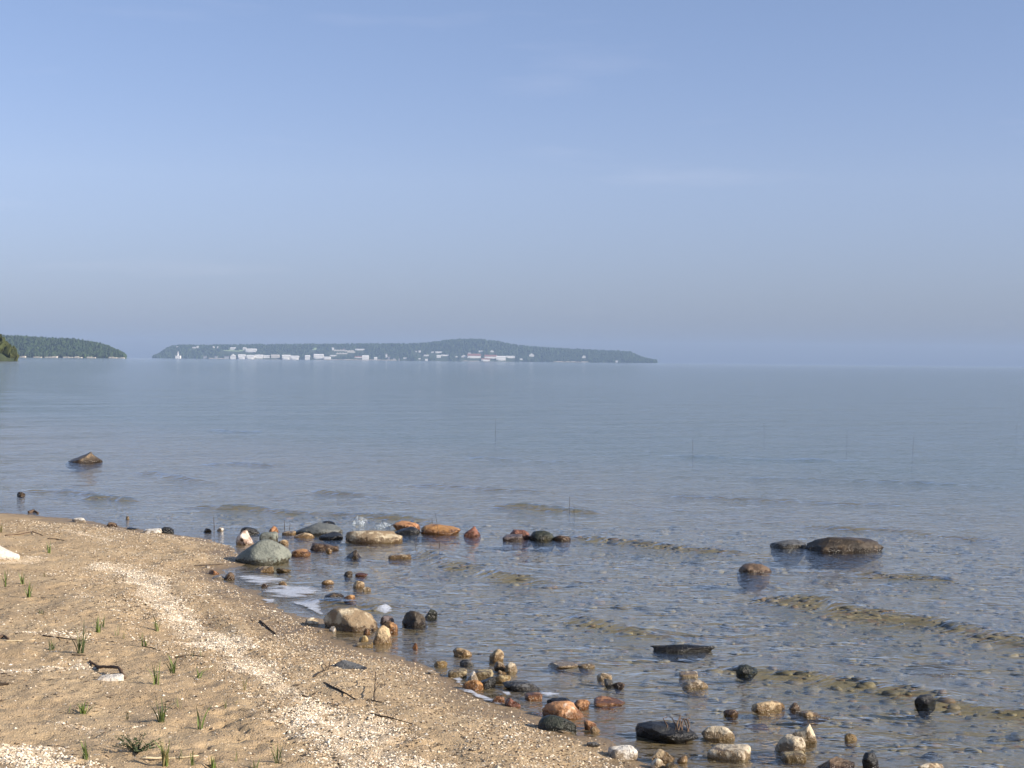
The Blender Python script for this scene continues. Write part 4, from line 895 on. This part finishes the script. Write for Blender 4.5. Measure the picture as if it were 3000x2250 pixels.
# reeds standing in the water
LR = 'thin dark reed stem standing alone in the lake'
def reed(X, Y0, Y1, label=LR, lean=0):
    p = flat(X, Y1); dist = math.hypot(*p); L = (Y1 - Y0) * dist / F; b = th(*p); w = .003 if dist < 16 else .0045
    pts = [(0, 0, 0), (lean * .3 * L, 0, (L - b) * .5), (lean * L, .02, L - b)]
    V, Fc = tube(pts, w, w * .4, 5, int(X)); tag(obj('reed', V, Fc, M_dark, None, True, (p[0], p[1], b)), label, 'reed', 'reed stems standing in the water')
for a in [(1291, 1505, 1616, 'tallest dark reed standing before the ribbed amber boulder'), (1216, 1575, 1617, 'medium reed left of the tallest dark reed'), (1259, 1590, 1613, 'short reed between the medium and tallest reeds'), (1287, 1596, 1614, 'short reed at the foot of the tallest dark reed'), (1268, 1520, 1545, 'thin reed rising behind the ribbed amber boulder'), (834, 1524, 1550, 'thin reed left of the white streaked grey boulder'), (848, 1532, 1550, 'shorter reed against the white streaked grey boulder'), (628, 1514, 1546, 'reed beside the tiny white stone off the spit'), (1452, 1226, 1264), (2030, 1285, 1310), (2672, 1275, 1314), (1668, 1455, 1490), (2977, 1238, 1258), (1905, 1270, 1282), (880, 1560, 1575), (1682, 1482, 1500), (2480, 1262, 1280), (2240, 1240, 1254)]:
    reed(*a, lean=random.uniform(-.15, .15))

# brown weed hanging on the big black boulder
q = gp(1985, 2165); wr = empty('brown_weed', q); tag(wr, 'wet brown weed clinging to the big black boulder', 'weed')
for k in range(9):
    x0 = random.uniform(-.06, .07); hh_ = random.uniform(.07, .115); V, Fc = tube([(x0 - .02, -.06, -.03), (x0, -.04, hh_ * .25), (x0 + random.uniform(-.02, .02), -.015, hh_ * .7), (x0 + random.uniform(-.02, .03), .02, hh_), (x0 + random.uniform(-.03, .05), .07, hh_ * .95)], .0045, .002, 5, k)
    obj('strand', V, Fc, M_bark, wr, True)

# ------------------------------------------------------------------ foam, with water glare painted in by the spit
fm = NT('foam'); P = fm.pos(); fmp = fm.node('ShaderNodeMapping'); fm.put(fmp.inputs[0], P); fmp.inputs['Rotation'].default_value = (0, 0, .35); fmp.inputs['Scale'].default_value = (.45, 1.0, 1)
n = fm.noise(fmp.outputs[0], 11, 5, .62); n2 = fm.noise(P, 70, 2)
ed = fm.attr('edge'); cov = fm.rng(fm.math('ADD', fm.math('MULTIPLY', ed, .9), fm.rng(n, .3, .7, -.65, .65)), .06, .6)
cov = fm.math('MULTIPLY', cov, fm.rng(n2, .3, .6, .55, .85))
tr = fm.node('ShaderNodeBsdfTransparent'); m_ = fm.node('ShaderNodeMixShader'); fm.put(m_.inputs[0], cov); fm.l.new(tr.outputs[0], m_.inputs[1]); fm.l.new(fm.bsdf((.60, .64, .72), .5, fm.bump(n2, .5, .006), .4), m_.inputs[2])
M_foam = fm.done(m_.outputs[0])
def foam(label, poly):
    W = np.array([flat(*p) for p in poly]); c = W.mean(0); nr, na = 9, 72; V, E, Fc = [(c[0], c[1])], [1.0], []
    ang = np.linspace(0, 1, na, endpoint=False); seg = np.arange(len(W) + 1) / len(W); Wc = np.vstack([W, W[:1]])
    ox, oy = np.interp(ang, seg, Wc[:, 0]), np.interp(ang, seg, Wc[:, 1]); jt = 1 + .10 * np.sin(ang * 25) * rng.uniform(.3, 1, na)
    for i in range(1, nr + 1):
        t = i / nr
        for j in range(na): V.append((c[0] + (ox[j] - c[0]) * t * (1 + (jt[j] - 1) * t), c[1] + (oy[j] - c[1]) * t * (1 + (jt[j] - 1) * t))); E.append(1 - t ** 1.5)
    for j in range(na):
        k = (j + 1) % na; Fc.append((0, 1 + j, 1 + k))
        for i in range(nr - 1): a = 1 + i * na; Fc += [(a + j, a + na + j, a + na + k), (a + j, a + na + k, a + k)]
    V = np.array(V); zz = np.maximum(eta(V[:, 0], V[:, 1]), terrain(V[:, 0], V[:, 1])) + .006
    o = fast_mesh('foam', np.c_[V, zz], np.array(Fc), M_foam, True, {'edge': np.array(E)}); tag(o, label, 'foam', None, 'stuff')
foam('main sheet of white foam and painted glare beside the sand spit', [(760, 1728), (820, 1712), (900, 1716), (948, 1722), (950, 1740), (900, 1752), (830, 1757), (790, 1752)])  # sheets by the spit: glare on the smooth swash painted pale with the foam
foam('upper pale foam and painted glare by the flat golden stone', [(690, 1690), (740, 1683), (790, 1690), (850, 1698), (820, 1712), (760, 1718), (715, 1706)])
foam('thin tongue of foam and painted glare at the sand edge above the mottled boulder', [(845, 1763), (890, 1758), (935, 1772), (950, 1805), (930, 1800), (885, 1778)])
foam('faint film of foam and painted glare on the sand edge below the main sheet', [(765, 1758), (800, 1755), (812, 1768), (780, 1772)])
foam('small foam streak behind the mottled boulder', [(1095, 1792), (1130, 1786), (1160, 1794), (1130, 1800)])
foam('foam fringe washing the front of the middle cluster', [(1345, 2000), (1385, 2030), (1480, 2065), (1475, 2075), (1400, 2050), (1340, 2022)])
foam('white foam curl between orange stones', [(1470, 2030), (1490, 2030), (1510, 2042), (1485, 2046)])
foam('white foam cap right of the orange block stone', [(1582, 2033), (1610, 2030), (1640, 2036), (1600, 2046)])
foam('small foam pocket left of the white angular stone', [(1325, 1992), (1345, 1985), (1362, 1995), (1345, 2008)])
# little splashes behind the grey boulder
sp = NT('splash'); t_ = sp.node('ShaderNodeBsdfTransparent'); m_ = sp.node('ShaderNodeMixShader'); nn = sp.noise(sp.oc(), 55, 3); sp.put(m_.inputs[0], sp.rng(nn, .42, .62, 0, .6)); sp.l.new(t_.outputs[0], m_.inputs[1]); sp.l.new(sp.bsdf((.55, .62, .68), .25, sp.bump(nn, .8, .02), .5), m_.inputs[2]); M_spl = sp.done(m_.outputs[0])
def splash(label, X0, X1, Y0, Y1):
    p = flat((X0 + X1) / 2, Y1); d = math.hypot(*p); w = (X1 - X0) * d / F / 2; h = (Y1 - Y0) * d / F
    V, Fc = ICO[3]; V = V * (1 + .7 * n3(V, 3.5, int(X0)))[:, None]; V = V * np.array([w, w * .6, h]); V[:, 2] = np.maximum(V[:, 2], -.02)
    tag(obj('splash', V, Fc, M_spl, None, True, (p[0], p[1], 0)), label, 'splash')
splash('taller pale splash of water behind the grey boulder', 1034, 1072, 1514, 1533); splash('lower pale splash of water before the orange boulder', 1097, 1146, 1530, 1546)

# ------------------------------------------------------------------ haze (closed box round the whole scene)
hz = NT('thin_haze'); pv = hz.node('ShaderNodeVolumePrincipled')
pv.inputs['Color'].default_value = (0.46, 0.635, 0.93, 1); pv.inputs['Density'].default_value = 0.000105; pv.inputs['Anisotropy'].default_value = 0.0
hz.l.new(pv.outputs[0], hz.out.inputs['Volume'])
tag(obj('haze', boxv(-6200, 6200, -1100, 9300, -8, 115), BOXF, hz.mat), 'thin blue summer haze over the lake', 'haze', None, 'stuff')
